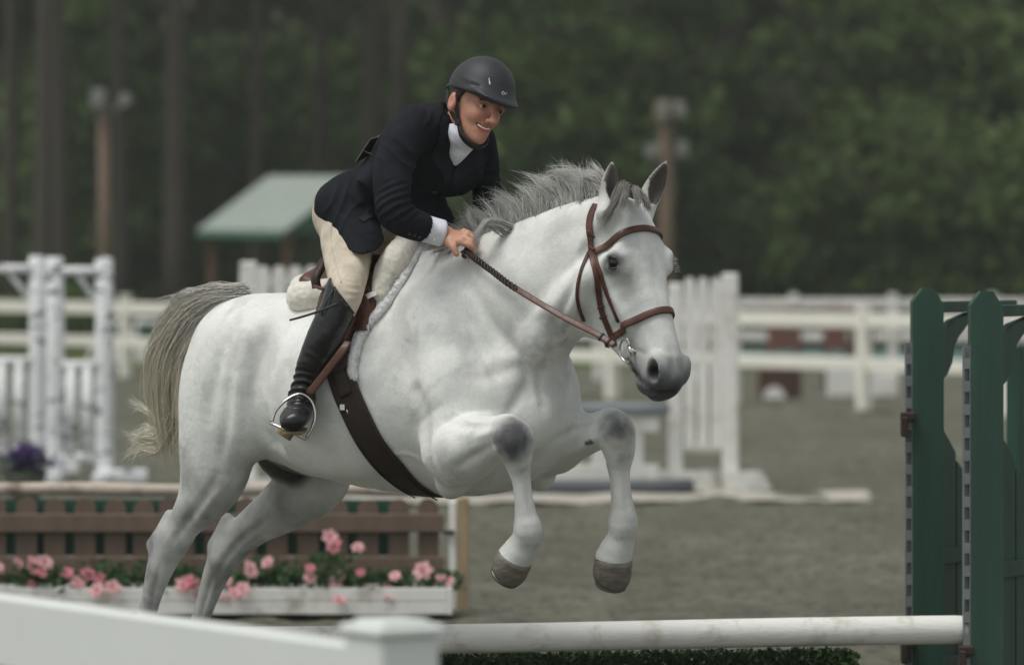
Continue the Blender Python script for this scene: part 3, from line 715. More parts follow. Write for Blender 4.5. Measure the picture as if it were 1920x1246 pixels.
def trunk_mesh(h_, r0, r1, seed, lean=.02):
    g_ = np.random.default_rng(seed); z = np.linspace(-.1, h_, 14); x = lean * z * g_.normal() + .05 * np.sin(z * .3 + seed); y = lean * z * g_.normal(); m = MB(); m.tube(np.c_[x, y, z], np.r_[r0 * 1.35, r0 * 1.1, np.linspace(r0, r1, 12)], 12)
    for j in range(6):
        a = g_.random() * 6.28; zz = h_ * (.5 + .08 * j); i = np.argmin(abs(z - zz)); b = np.array([x[i], y[i], z[i]]); m.tube([b, b + np.array([math.cos(a), math.sin(a), .25]) * 1.2, b + np.array([math.cos(a), math.sin(a), .45]) * 2.4], np.array([.06, .045, .02]), 6)
    return m
pines = []
for v in range(4):
    root = thing('pine_tree', 'tall pine with a bare straight trunk in the blurred wood', 'tree', (0, 0, 0), 'pines in the wood behind the arena')
    h_ = 19 + 2 * v; trunk_mesh(h_, .135 + .015 * v, .07, 50 + v, .012).build('trunk', M_bark, root, True)
    V, Fq = clumps(2600, 46, np.array([3.0, 3.0, 5.2]), .55, .34, 60 + v); V = V + [0, 0, h_ - 4.6]; obj_np('crown', V, Fq, M_need, root, False); pines.append(root)
bushes = []
for v in range(6):
    tall = (5.2, 6.4, 4.2, 7.4, 5.8, 3.2)[v]; root = thing('understorey_tree', 'leafy young tree in the undergrowth at the wood edge', 'tree', (0, 0, 0), 'young leafy trees at the wood edge')
    trunk_mesh(tall * .9, .06, .02, 80 + v, .04).build('trunk', M_bark, root, True)
    V, Fq = clumps(5200, 60, np.array([1.9, 1.7, tall * .47]), .30, .15, 90 + v); V = V + [0, 0, tall * .53]; V[:, 2] = np.maximum(V[:, 2], .05); obj_np('crown', V, Fq, M_under, root, False); bushes.append(root)
usedp, usedb = set(), set()
def put(protos, usedset, v, px, Y, s, rz):
    src = protos[v]
    if v in usedset: o = copy_tree(src)
    else: o = src; usedset.add(v)
    o.location = (PX(px, Y), Y, -.05); o.rotation_euler = (0, 0, rz); o.scale = (s, s, s); return o
g_ = np.random.default_rng(12)
front = [(78, 90, 1.25), (112, 93, 1.1), (228, 96, 1.05), (326, 91, 1.15), (482, 97, 1.1), (600, 101, 1.0), (700, 98, .95), (748, 93, 1.1), (20, 97, 1.2), (1545, 104, 1.0), (1770, 102, 1.1), (1886, 100, 1.1), (1010, 106, 1.0), (1350, 108, .9), (-70, 95, 1.1), (1990, 96, 1.1)]
FL = ['thick pine trunk left of the left floodlight pole', 'pine trunk close beside the left floodlight pole, on its left', 'slim pine trunk just right of the left floodlight pole', 'straight pine trunk midway between the floodlight pole and the shelter', 'pine trunk rising behind the shelter roof', 'faint pine trunk behind the right part of the shelter roof', 'pine trunk behind the rider back', 'pine trunk above the rider shoulder, left of the helmet', 'pine trunk nearest the left edge', 'faint pine trunk in the right half, midway to the green standards', 'pine trunk above the green standards', 'pine trunk at the right edge', 'pine trunk just right of the helmet', 'pine trunk behind the foliage right of the horse ears', 'pine cut off by the left edge', 'pine cut off by the right edge']
for i, (px_, Y, s_) in enumerate(front): put(pines, usedp, i % 4, px_, Y, s_, g_.random() * 6)['label'] = FL[i]
PLAB = 'tall pine deep in the blurred wood behind the front trunks'
for i in range(46): put(pines, usedp, int(g_.integers(0, 4)), g_.uniform(-420, 2340), g_.uniform(106, 136), g_.uniform(.85, 1.2), g_.random() * 6)['label'] = PLAB
for i in range(26): put(bushes, usedb, int(g_.integers(0, 6)), g_.uniform(1000, 2150), g_.uniform(91, 104), g_.uniform(.85, 1.35), g_.random() * 6)
for i in range(14): put(bushes, usedb, int(g_.integers(0, 6)), g_.uniform(-200, 1050), g_.uniform(101, 114), g_.uniform(.7, 1.15), g_.random() * 6)
for i in range(10): put(bushes, usedb, 5, g_.uniform(-200, 1050), g_.uniform(88, 96), g_.uniform(.3, .5), g_.random() * 6)
for i in range(22): put(bushes, usedb, int(g_.integers(0, 5)), g_.uniform(-200, 2150), g_.uniform(112, 126), g_.uniform(1.0, 1.6), g_.random() * 6)
n = 90000; Cc = np.c_[g_.uniform(-48, 48, n), g_.uniform(132, 150, n), 24 * g_.random(n)]; keepm = fbm(Cc * .35, 2, 77) > -.35; V, Fq = leaf_quads(Cc[keepm], .42); o = kind(obj_np('far_wood', V, Fq, M_far, None, False), 'stuff'); tag(o, 'dense dark mass of far woodland closing off the background', 'woodland')
# ================================================================ the horse
HROT = np.array([HF, HL, [0, 0, 1]])
HB, HT = R(50), R(22)                       # head: turned further to the camera, nose out
hfh = np.array([math.cos(HB), -math.sin(HB), 0]); WV = np.array([math.sin(HB), math.cos(HB), 0])
UV = math.sin(HT) * hfh - math.cos(HT) * np.array([0, 0, 1.0]); VV = math.cos(HT) * hfh + math.sin(HT) * np.array([0, 0, 1.0])
HP0 = P(1196, 399, 13.42)
def HD(u, v, w): return HP0 + UV * (u * .965) + VV * v + WV * w
HAX = [UV, VV, WV]
HEAD_S = 1.0

def build_horse_body():
    g = Sculpt((-1.75, -.55, .02), (.85, .55, 1.98), .006, HROT, HO)
    st = [(-.93, 1.42, 1.02, .18), (-.90, 1.49, .99, .25), (-.85, 1.495, .955, .275), (-.72, 1.495, .92, .285), (-.58, 1.505, .893, .30),
          (-.44, 1.545, .877, .298), (-.30, 1.58, .87, .27), (-.16, 1.52, .872, .235), (-.05, 1.44, .90, .205), (.03, 1.34, 1.0, .17)]
    g.loft([S(s, 0, (a + b) / 2) for s, a, b, r in st], [(r, (a - b) / 2) for s, a, b, r in st], .05, HL, 2)
    # withers ridge, loin, croup, tail head
    g.loft([S(-.02, 0, 1.46), S(-.22, 0, 1.555), S(-.36, 0, 1.565), S(-.52, 0, 1.48)], [(.06, .07), (.05, .06), (.045, .06), (.06, .06)], .1, HL, 2)
    for l in (-1, 1):
        g.ell(S(-.91, .13 * l, 1.28), (.195, .155, .20), .07, [HF, HL, [0, 0, 1]])
        g.ell(S(-.83, .19 * l, 1.36), (.11, .07, .07), .08, [HF, HL, [0, 0, 1]])            # point of hip
        g.ell(S(-.52, .19 * l, 1.17), (.30, .13, .23), .08, [HF, HL, [0, 0, 1]])            # ribs
        sc_ax = np.array([[.5, 0, .866], [-.866, 0, .5]])
        a1 = HF * -.42 + np.array([0, 0, .9]); a1 /= np.linalg.norm(a1); a2 = np.cross(HL, a1)
        g.ell(S(-.13, .17 * l, 1.27), (.27, .135, .085), .07, [a1, a2, HL])                # shoulder blade
        g.ell(S(-.02 if l > 0 else .03, .12 * l, 1.17), (.09 if l > 0 else .11, .10, .14), .06, [HF, HL, [0, 0, 1]])           # point of shoulder
    g.ell(S(-1.03, 0, 1.41), (.10, .085, .075), .07, [HF, HL, [0, 0, 1]])
    # breast
    g.ell(S(.085, .0, 1.16), (.10, .13, .15), .05, [HF, HL, [0, 0, 1]])
    g.ell(S(.065, .075, 1.13), (.065, .062, .11), .03, [HF, HL, [0, 0, 1]]); g.ell(S(.115, -.085, 1.12), (.085, .075, .11), .03, [HF, HL, [0, 0, 1]])
    # neck
    nl = HL * .6 + WV * .4
    g.loft([H(870, 610), P(925, 590, 13.76), P(985, 553, 13.67), P(1042, 507, 13.59), P(1092, 470, 13.52), P(1128, 448, 13.47), P(1150, 432, 13.45)],
           [(.18, .25), (.16, .235), (.13, .195), (.105, .16), (.088, .13), (.078, .108), (.075, .09)], .07, nl, 6)
    g.loft([P(930, 470, 13.72), P(1000, 440, 13.62), P(1070, 412, 13.53), P(1130, 395, 13.47)], [(.045, .05), (.042, .045), (.04, .04), (.04, .035)], .06, nl, 2)   # crest
    g.loft([P(1106, 560, 13.47), P(1050, 625, 13.56), P(1000, 690, 13.64)], [(.05, .05), (.058, .055), (.06, .06)], .06, nl, 2)      # windpipe
    g.loft([P(1100, 520, 13.40), P(1050, 590, 13.47), P(985, 665, 13.56), P(940, 720, 13.60)], [(.04, .045), (.05, .05), (.055, .055), (.06, .06)], .05, nl, 2)   # brachial muscle
    # ---------------- legs
    g.loft([S(-.1, -.17, 1.2), P(868, 770, 13.64), P(856, 842, 13.61), P(884, 836, 13.52), P(915, 824, 13.43), P(944, 814, 13.36), P(960, 823, 13.33)],
           [.13, .115, .110, .096, .071, .056, .058], .05, HL, 5)
    g.ell(P(846, 905, 13.70), (.045, .05, .05), .05)                                                    # elbow
    g.loft([P(952, 808, 13.335), P(963, 828, 13.325), P(970, 856, 13.335), P(977, 888, 13.345), P(982, 930, 13.35), P(987, 968, 13.355), P(991, 995, 13.355), P(987, 1020, 13.375), P(979, 1030, 13.385)],
           [.05, .059, .044, .028, .0265, .033, .043, .035, .040], .022, HL, 3)
    g.loft([P(978, 1024, 13.385), P(965, 1045, 13.40)], [.044, .053], .02, HL, 2)
    g.loft([P(956, 870, 13.42), P(968, 900, 13.385), P(974, 950, 13.385), P(975, 985, 13.39)], [.016, .014, .014, .02], .02, HL, 2)   # tendons
    g.loft([S(-.06, .16, 1.2), P(1005, 800, 13.90), P(1034, 838, 13.86), P(1068, 825, 13.78), P(1106, 812, 13.69), P(1135, 803, 13.64), P(1152, 806, 13.62)],
           [.115, .095, .086, .072, .060, .055, .056], .045, HL, 5)
    g.ell(P(1014, 896, 13.93), (.045, .04, .04), .05)
    g.loft([P(1146, 796, 13.63), P(1155, 815, 13.615), P(1161, 846, 13.62), P(1163, 880, 13.63), P(1166, 920, 13.635), P(1169, 955, 13.64), P(1169, 985, 13.64), P(1165, 1010, 13.65), P(1157, 1030, 13.665)],
           [.05, .058, .048, .031, .028, .035, .045, .037, .045], .022, HL, 3)
    g.loft([P(1159, 1022, 13.66), P(1150, 1045, 13.67)], [.044, .055], .02, HL, 2)
    g.loft([P(1146, 868, 13.70), P(1152, 900, 13.67), P(1154, 945, 13.67), P(1153, 975, 13.67)], [.016, .014, .014, .02], .02, HL, 2)
    # near hind
    g.loft([H(440, 665, -.13), H(424, 745, -.155), H(409, 820, -.165), H(402, 880, -.165), H(382, 931, -.16), H(350, 975, -.155), H(322, 1018, -.15)],
           [(.11, .155), (.112, .16), (.098, .142), (.088, .122), (.07, .088), (.052, .058), (.045, .05)], .06, HL, 5)
    g.ell(H(462, 790, -.19), (.09, .075, .12), .06, [HF, HL, [0, 0, 1]])                               # stifle
    g.ell(H(406, 730, -.12), (.095, .10, .15), .06, [HF, HL, [0, 0, 1]])                                # buttock
    g.loft([H(330, 1005, -.15), H(310, 1040, -.15), H(297, 1075, -.15), H(285, 1115, -.15), H(276, 1150, -.15), H(262, 1220, -.15), H(252, 1268, -.15), H(249, 1300, -.15), H(247, 1325, -.15)],
           [(.045, .05), (.045, .052), (.04, .042), (.03, .034), (.028, .032), (.027, .031), (.036, .041), (.03, .032), (.042, .046)], .025, HL, 3)
    g.loft([H(318, 965, -.15), H(303, 995, -.15), H(288, 1020, -.15)], [(.016, .018), (.018, .02), (.022, .024)], .03, HL, 2)     # point of hock
    # far hind
    g.loft([H(540, 800, .14), H(585, 895, .17), H(535, 945, .165), H(485, 980, .16), H(448, 1010, .155), H(422, 1045, .15)],
           [(.12, .16), (.10, .115), (.08, .088), (.062, .066), (.052, .058), (.045, .05)], .06, HL, 5)
    g.ell(H(606, 890, .2), (.085, .07, .085), .05, [HF, HL, [0, 0, 1]])
    g.loft([H(425, 1035, .15), H(410, 1065, .15), H(398, 1095, .15), H(386, 1130, .15), H(376, 1160, .15), H(356, 1225, .15), H(342, 1270, .15), H(338, 1300, .15), H(336, 1325, .15)],
           [(.045, .048), (.042, .047), (.036, .04), (.03, .034), (.028, .032), (.027, .031), (.036, .041), (.03, .032), (.042, .046)], .025, HL, 3)
    g.loft([H(426, 972, .15), H(416, 995, .15), H(404, 1022, .15)], [(.018, .02), (.02, .022), (.024, .026)], .03, HL, 2)
    # groin and sheath
    g.ell(S(-.80, 0, 1.0), (.14, .07, .07), .05, [HF, HL, [0, 0, 1]])
    # creases: flank fold, behind the elbow
    g.loft([H(500, 640, -.33), H(478, 720, -.33), H(483, 790, -.31), H(505, 835, -.27)], [.02, .028, .03, .03], .05, HL, 2, op=-1)
    g.loft([P(775, 735, 13.60), P(790, 812, 13.57), P(797, 860, 13.56), P(824, 905, 13.58)], [.012, .02, .02, .014], .04, HL, 2, op=-1)
    # ---------------- head
    hd = [(.0, -.085, .080, .080), (.07, -.085, .088, .098), (.14, -.088, .090, .106), (.22, -.09, .088, .090), (.31, -.085, .08, .068), (.40, -.08, .074, .056),
          (.47, -.077, .072, .054), (.515, -.077, .066, .052)]
    g.loft([HD(u, v, 0) for u, v, a, b in hd], [(b, a) for u, v, a, b in hd], .04, WV, 2)
    g.ell(HD(.10, -.035, 0), (.12, .045, .075), .04, HAX)                                              # forehead
    g.loft([HD(.1, -.03, 0), HD(.3, -.02, 0), HD(.47, -.025, 0)], [(.06, .02), (.034, .022), (.03, .02)], .03, WV, 2)
    for w in (-1, 1):
        g.ell(HD(.19, -.215, .058 * w), (.125, .105, .04), .05, HAX)                                  # cheek
        g.ell(HD(.148, -.048, .088 * w), (.052, .040, .03), .03, HAX)                                   # orbit
        g.loft([HD(.135, -.085, .088 * w), HD(.122, -.050, .101 * w), HD(.135, -.018, .092 * w)], [.012, .015, .013], .02, WV, 2)   # brow
        g.loft([HD(.20, -.10, .083 * w), HD(.27, -.10, .072 * w), HD(.335, -.098, .06 * w)], [.014, .013, .01], .03, WV, 2)     # facial crest
        g.loft([HD(.27, -.235, .05 * w), HD(.36, -.185, .035 * w), HD(.44, -.15, .025 * w)], [(.026, .036), (.024, .03), (.02, .026)], .04, WV, 2)
        g.ell(HD(.497, -.050, .042 * w), (.048, .040, .026), .018, HAX)                                 # nostril wing
    g.ell(HD(.520, -.085, 0), (.046, .055, .045), .025, HAX)                                            # upper lip
    g.ell(HD(.535, -.12, 0), (.035, .036, .038), .025, HAX)
    g.ell(HD(.500, -.158, 0), (.04, .026, .032), .014, HAX)                                             # chin
    for w in (-1, 1):
        g.loft([HD(.455, -.132, .058 * w), HD(.485, -.136, .052 * w), HD(.525, -.142, .046 * w), HD(.56, -.148, .02 * w)], [.008, .011, .012, .010], .007, WV, 3, op=-1)   # mouth
        ax = [UV * .8 - VV * .5, VV * .8 + UV * .5, WV]
        e1, e2 = (UV * .85 - VV * .53), (VV * .85 + UV * .53); ct = HD(.504, -.047, .060 * w)
        g.loft([ct + e1 * (.036 * math.cos(a)) + e2 * (.022 * math.sin(a)) + WV * w * (-.004 - .006 * math.cos(a)) for a in np.linspace(0, 6.283, 11)], [.0085] * 11, .012, WV, 2)
        g.ell(HD(.506, -.046, .068 * w), (.034, .020, .030), .008, ax, op=-1)                          # nostril
        g.ell(HD(.148, -.046, .126 * w), (.030, .019, .024), .010, [VV * .86 + UV * .5, UV * .86 - VV * .5, WV], op=-1)                         # eye socket
        g.ell(HD(.235, -.06, .10 * w), (.04, .022, .014), .04, HAX, op=-1)
        g.ell(HD(.065, -.06, .104 * w), (.03, .022, .012), .04, HAX, op=-1)                            # temple hollow
    # ears
    for base, tip, side, opn in ((P(1141, 385, 13.385), P(1148, 304, 13.41), -1, np.array([.62, -.76, .05])), (P(1211, 385, 13.50), P(1249, 303, 13.50), 1, np.array([.55, -.8, .1]))):
        b, t = np.array(base), np.array(tip); ax = (t - b); lat = np.cross(ax, opn); lat /= np.linalg.norm(lat)
        opn = opn / np.linalg.norm(opn)
        g.loft([b - ax * .15, b + ax * .08, b + ax * .35, b + ax * .62, b + ax * .85, b + ax * 1.0], [(.036, .036), (.033, .03), (.034, .026), (.027, .02), (.015, .012), (.004, .004)], .02, lat, 3)
        q = opn * .021
        g.loft([b + ax * .14 + q * 1.05, b + ax * .36 + q * .9, b + ax * .62 + q * .75, b + ax * .88 + q * .55], [(.012, .016), (.024, .018), (.019, .014), (.006, .007)], .006, lat, 3, op=-1)
    return g.mesh(3)

HV, HQ = build_horse_body()
horse = thing('horse', 'light grey horse in mid jump with tucked forelegs, dark knees and flying mane', 'horse', S(-.5, 0, 0))
HN = vnormals(HV, HQ)
# shallow muscle lines worked into the surface
def crease(pts, depth, width, yr=None):
    global HV
    pts = catmull(pts, 8); px = 960 + F_PX * HV[:, 0] / HV[:, 1]; py = HZ + F_PX * (CAM_H - HV[:, 2]) / HV[:, 1]
    lo, hi = pts.min(0) - 3 * width, pts.max(0) + 3 * width
    view = HV - np.array([0, 0, CAM_H]); view /= np.linalg.norm(view, axis=1)[:, None]
    fc = sstep(.0, .35, -(HN * view).sum(1))
    sel = np.nonzero((px > lo[0]) & (px < hi[0]) & (py > lo[1]) & (py < hi[1]) & (fc > 0) & ((np.abs(HV[:, 1] - yr[0]) < yr[1]) if yr else True))[0]
    if len(sel) == 0: return
    q = np.stack([px[sel], py[sel]], 1); best = np.full(len(sel), 1e9); tb = np.zeros(len(sel)); n = len(pts) - 1
    for i in range(n):
        a, d = pts[i], pts[i + 1] - pts[i]; t = np.clip(((q - a) @ d) / (d @ d + 1e-9), 0, 1)
        dd = np.linalg.norm(q - a - t[:, None] * d, axis=1); m = dd < best; best[m] = dd[m]; tb[m] = (i + t[m]) / n
    w = np.exp(-(best / width) ** 2) * np.sin(np.pi * np.clip(tb * .9 + .05, 0, 1)) ** .6
    HV[sel] += HN[sel] * (w * fc[sel] * depth)[:, None]
NR = (13.65, .75)
for pts, d, w in (([(512, 610), (484, 685), (472, 745), (486, 800), (506, 825)], -.010, 13), ([(548, 640), (515, 700), (505, 760), (530, 830)], .007, 20),
    ([(590, 690), (555, 740), (545, 800)], .004, 16), ([(735, 545), (752, 640), (768, 715), (786, 800)], -.008, 20), ([(800, 560), (815, 640), (840, 720)], .006, 30),
    ([(885, 540), (922, 606), (958, 650), (990, 700)], -.010, 13), ([(905, 520), (950, 590), (985, 640)], .005, 16), ([(870, 700), (915, 705), (960, 690), (1000, 700)], -.008, 16),
    ([(955, 650), (985, 700), (998, 740)], -.008, 10), ([(1012, 690), (1016, 735), (1022, 770)], -.009, 10), ([(985, 720), (965, 755), (950, 775)], -.007, 10),
    ([(430, 625), (405, 700), (392, 790)], -.007, 13), ([(462, 640), (448, 720), (444, 810)], .008, 12), ([(428, 720), (424, 800), (415, 860)], -.006, 10), ([(480, 575), (440, 610), (415, 660)], -.005, 16),
    ([(835, 790), (880, 800), (922, 797)], -.005, 8), ([(848, 880), (890, 855), (928, 832)], -.007, 9), ([(838, 815), (850, 850), (846, 890)], .006, 14), ([(890, 820), (915, 812), (930, 805)], .004, 7),
    ([(1035, 830), (1078, 806), (1122, 788)], -.006, 8), ([(1060, 855), (1095, 835), (1130, 812)], .005, 8),
    ([(1096, 465), (1078, 520), (1062, 565), (1040, 610)], -.008, 9), ([(1080, 450), (1060, 510), (1040, 560), (1005, 620)], .006, 14), ([(1110, 420), (1088, 470), (1080, 500)], .005, 10),
    ([(408, 890), (378, 940), (345, 985), (322, 1020)], -.006, 8), ([(425, 905), (385, 955), (350, 1010)], .005, 8), ([(300, 1060), (292, 1100), (284, 1145)], -.005, 6),
    ([(500, 975), (460, 1005), (425, 1045), (405, 1085)], -.006, 8), ([(398, 1080), (388, 1115), (376, 1155)], -.005, 6),
    ([(985, 880), (990, 930), (998, 975)], -.003, 5), ([(1172, 880), (1174, 930), (1178, 965)], -.003, 5),
    ([(610, 880), (690, 890), (770, 870)], .004, 24), ([(1175, 520), (1195, 580), (1215, 640)], -.004, 9), ([(1150, 560), (1168, 590), (1180, 620)], .004, 8), ([(1222, 430), (1228, 480), (1232, 540)], -.003, 10), ([(1178, 672), (1193, 700), (1212, 722), (1236, 734), (1264, 733)], -.008, 4.5), ([(1186, 690), (1203, 716), (1222, 730)], .004, 6), ([(1196, 728), (1214, 736), (1226, 738)], -.005, 4), ([(1252, 640), (1262, 668), (1264, 700)], -.004, 7), ([(1218, 668), (1236, 662), (1254, 672)], .004, 6), ([(1192, 560), (1206, 610), (1218, 655)], .004, 7), ([(1170, 640), (1190, 655), (1212, 664)], -.003, 5), ([(1140, 540), (1160, 575), (1176, 612)], .005, 7), ([(1128, 520), (1150, 570), (1162, 600)], -.004, 8), ([(1160, 470), (1180, 462), (1200, 470)], -.003, 8), ([(850, 770), (880, 790), (905, 792)], .0025, 3), ([(700, 860), (760, 850), (800, 870)], .0025, 4), ([(985, 800), (975, 850), (985, 900)], .002, 3), ([(870, 600), (900, 660), (930, 720)], .003, 6), ([(560, 650), (600, 720), (640, 760)], .003, 12)):
    crease(np.array(pts, float), d * 1.35, w)
HN = vnormals(HV, HQ)
def dist(p): return np.linalg.norm(HV - p, axis=1)
def hm(p, r0, r1): return 1 - sstep(r0, r1, dist(p))
# coat colours, with some shade of the legs and groin painted in
white = np.array(srgb(229, 231, 226)); C = np.tile(white, (len(HV), 1))
def lay(m, c):
    global C
    m = np.clip(m, 0, 1)[:, None]; C = C * (1 - m) + np.array(c) * m
n1 = fbm(HV * 9, 4, 1); n2 = fbm(HV * 45, 3, 5); n3 = vnoise(HV * 160, 9)
lay(.16 * sstep(-.2, .9, n1), srgb(170, 170, 166))
lay(.22 * sstep(.55, .8, n2) * sstep(.1, .8, fbm(HV * 6, 2, 17)), srgb(140, 140, 138))
grey, dark = srgb(108, 108, 112), srgb(62, 62, 66)
n4 = fbm(HV * 14, 3, 33)
rs = (HV - HO) @ HF; hz = HV[:, 2]
lay((1 - sstep(-.95, -.6, rs)) * (1 - sstep(.85, 1.15, hz)) * (.60 + .3 * n4), srgb(128, 129, 128))      # hind legs: greyer coat, partly shade painted into the colour
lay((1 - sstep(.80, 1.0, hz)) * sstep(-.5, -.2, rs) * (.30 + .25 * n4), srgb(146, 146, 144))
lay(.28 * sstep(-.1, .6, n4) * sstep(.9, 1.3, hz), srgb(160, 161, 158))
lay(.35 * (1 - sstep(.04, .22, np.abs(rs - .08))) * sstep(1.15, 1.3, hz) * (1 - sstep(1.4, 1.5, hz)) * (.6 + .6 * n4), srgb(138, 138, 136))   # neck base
sp = .65 + .5 * n2
q = (HV - HP0); hu, hv_, hw = q @ UV, q @ VV, q @ WV
inh = (np.abs(hw) < .16) & (hu > -.1) & (hu < .65) & (hv_ > -.32) & (hv_ < .06)
lay(inh * sstep(.38, .50, hu + .15 * (-hv_ - .06) + .02 * n1) * .85, srgb(104, 106, 110))
lay(inh * sstep(.47, .55, hu + .25 * (-hv_ - .07) + .012 * n2) * .92, srgb(54, 55, 59))
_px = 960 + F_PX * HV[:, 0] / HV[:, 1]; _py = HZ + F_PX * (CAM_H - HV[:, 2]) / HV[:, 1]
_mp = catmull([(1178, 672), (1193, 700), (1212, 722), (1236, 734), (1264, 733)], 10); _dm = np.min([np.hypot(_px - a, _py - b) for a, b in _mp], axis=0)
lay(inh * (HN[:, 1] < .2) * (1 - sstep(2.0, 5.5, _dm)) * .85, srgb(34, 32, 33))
for w in (-1, 1):
    lay(hm(HD(.506, -.047, .056 * w), .016, .034), srgb(24, 22, 22))
    mq = np.min([np.linalg.norm(HV - HD(.455 + .105 * k, -.132 - .016 * k, (.058 - .038 * k * k) * w), axis=1) for k in np.linspace(0, 1, 12)], axis=0); lay(inh * (1 - sstep(.007, .014, mq)) * .8, srgb(40, 38, 40))
    e = np.sqrt((hu - .146) ** 2 + ((hv_ + .046) / 1.35) ** 2 + (hw - .112 * w) ** 2)
    lay(inh * (1 - sstep(.020, .046, e)) * .85, srgb(62, 60, 62))
    lay(inh * (1 - sstep(.02, .09, np.sqrt(((hu - .27) / 1.8) ** 2 + (hv_ + .06) ** 2 + (hw - .085 * w) ** 2))) * .3, srgb(120, 120, 122))
lay(hm(P(1271, 727, 13.15), .012, .03) * .8, srgb(196, 140, 128))
for pk, r in ((P(961, 822, 13.29), .092), (P(1157, 803, 13.58), .086)):
    lay(np.clip((1 - sstep(.03, r, dist(pk) + .016 * n1 + .005 * n2)) * .97, 0, .97), srgb(66, 66, 71))
lay(hm(P(985, 880, 13.32), .01, .05) * sp * .45, grey); lay(hm(P(1168, 850, 13.58), .01, .055) * sp * .5, grey)
lay(hm(P(1106, 831, 13.61), .006, .018), srgb(58, 52, 50)); lay(hm(P(1098, 832, 13.62), .006, .014), srgb(58, 52, 50))
for a, b, r, k in ((H(285, 1020, -.16), .03, .085, .8), (H(275, 1070, -.17), .02, .07, .7), (H(270, 1120, -.17), .02, .08, .55), (H(310, 1105, -.19), .02, .07, .3), (H(400, 1100, .15), .02, .09, .35), (H(372, 1160, .15), .03, .12, .45), (H(262, 1220, -.15), .04, .14, .6), (H(352, 1240, .15), .04, .14, .6)):
    lay(hm(a, b, r) * np.clip(sp + .15, 0, 1) * k, srgb(88, 88, 90))
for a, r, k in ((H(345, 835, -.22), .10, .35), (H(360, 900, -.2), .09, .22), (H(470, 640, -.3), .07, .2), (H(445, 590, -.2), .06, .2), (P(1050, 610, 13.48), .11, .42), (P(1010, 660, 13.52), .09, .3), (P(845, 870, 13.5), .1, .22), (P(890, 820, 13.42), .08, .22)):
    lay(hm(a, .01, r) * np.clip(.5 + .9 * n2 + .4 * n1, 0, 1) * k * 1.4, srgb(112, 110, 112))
for xx in (500, 525, 552): lay(hm(H(xx, 852 + (xx - 500) * .35, -.02), .05, .10), srgb(40, 35, 34)); lay(hm(H(xx, 852 + (xx - 500) * .35, .08), .05, .09), srgb(46, 40, 38))  # dark sheath skin, with the shade between thigh and belly painted in
# ear linings
for b, t, opn in ((P(1141, 385, 13.385), P(1148, 304, 13.41), np.array([.62, -.76, .05])), (P(1211, 385, 13.50), P(1249, 303, 13.50), np.array([.55, -.8, .1]))):
    ax = t - b; L = np.linalg.norm(ax); axn = ax / L; r = HV - b; al = r @ axn / L; off = r - np.outer(r @ axn, axn); dd = np.linalg.norm(off, axis=1)
    on = (al > -.1) & (al < 1.1) & (dd < .06)
    lay(on * sstep(.05, .45, al) * .75, srgb(132, 128, 120))
    inner = on & (al > .08) & (al < .95) & ((HN @ opn) > .2) & (dd < .03)
    lay(inner * .9, srgb(66, 60, 56))
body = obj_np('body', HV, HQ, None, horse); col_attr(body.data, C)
t = NT('grey horse coat'); va = t.n('ShaderNodeVertexColor', layer_name='Col')
fleck = t.ramp(t.noise(170, 3, .7), [(.34, (.72, .72, .72)), (.46, (1, 1, 1))])
c1 = t.mix(.4, va.outputs[0], fleck, 'MULTIPLY')
hairc = t.ramp(t.noise(95, 4, .7, (1.0, 1.0, .30), dist=.4), [(.30, (.86, .86, .86)), (.62, (1, 1, 1))]); c1 = t.mix(.5, c1, hairc, 'MULTIPLY')
vor = t.n('ShaderNodeTexVoronoi', feature='SMOOTH_F1'); vor.inputs['Scale'].default_value = 17; t.l(t.tc.outputs['Object'], vor.inputs['Vector'])
c1 = t.mix(.28, c1, t.ramp(vor.outputs[0], [(.25, (1, 1, 1)), (.62, (.86, .86, .86))]), 'MULTIPLY')
stain = t.ramp(t.noise(5.5, 5, .7), [(.58, (0, 0, 0)), (.76, (.22, .22, .22))]); c1 = t.mix(stain, c1, srgb(172, 168, 148))
b1 = t.bump(t.noise(420, 2, .6, (1, 1, .28)), .3, .002); b2 = t.bump(t.noise(70, 4, .65, (1, 1, .6)), .22, .006, b1); b2 = t.bump(t.noise(18, 4, .6), .2, .014, b2)
t.set(Base_Color=c1, Roughness=.62, Normal=b2); t.b.inputs['Specular IOR Level'].default_value = .25; t.b.inputs['Sheen Weight'].default_value = .15
body.data.materials.append(t.m)
M_eye = simple('dark horse eye', srgb(26, 18, 14), .08, .3, 60, 0)
M_lid = simple('dark eyelid skin', srgb(48, 45, 46), .45, .2, 60, .2)
def ball(mb, c, r, n=14, ax=None):
    th = np.linspace(0, np.pi, n); pts = []; rr = []
    a = np.array([0, 0, 1.0]) if ax is None else np.asarray(ax) / np.linalg.norm(ax)
    for q in th: pts.append(np.asarray(c) - a * r * math.cos(q)); rr.append(max(r * math.sin(q), 1e-4))
    return mb.tube(pts, np.array(rr), n, False)
for w in (-1, 1):
    ec = HD(.147, -.047, .094 * w); e1, e2 = VV * .86 + UV * .5, UV * .86 - VV * .5
    e = MB(); ball(e, ec, .0245, 18); eye = e.build('eye', M_eye, horse, True)
    for sg, hh in ((-1, .0175), (1, .0175)):
        arc = []
        for q in np.linspace(-1, 1, 13):
            x = .026 * q; y = sg * hh * math.sqrt(max(1 - q * q, 0)) ** .9; z = math.sqrt(max(.0262 ** 2 - min(x * x, .0005) - y * y, 4e-5)) * w
            arc.append(ec + e1 * x + e2 * y + WV * z)
        m = MB(); m.tube(arc, np.array([.002] + [.0038] * 11 + [.002]) * (1.25 if sg < 0 else .9), 8); m.build('eyelid', M_lid, eye, True)
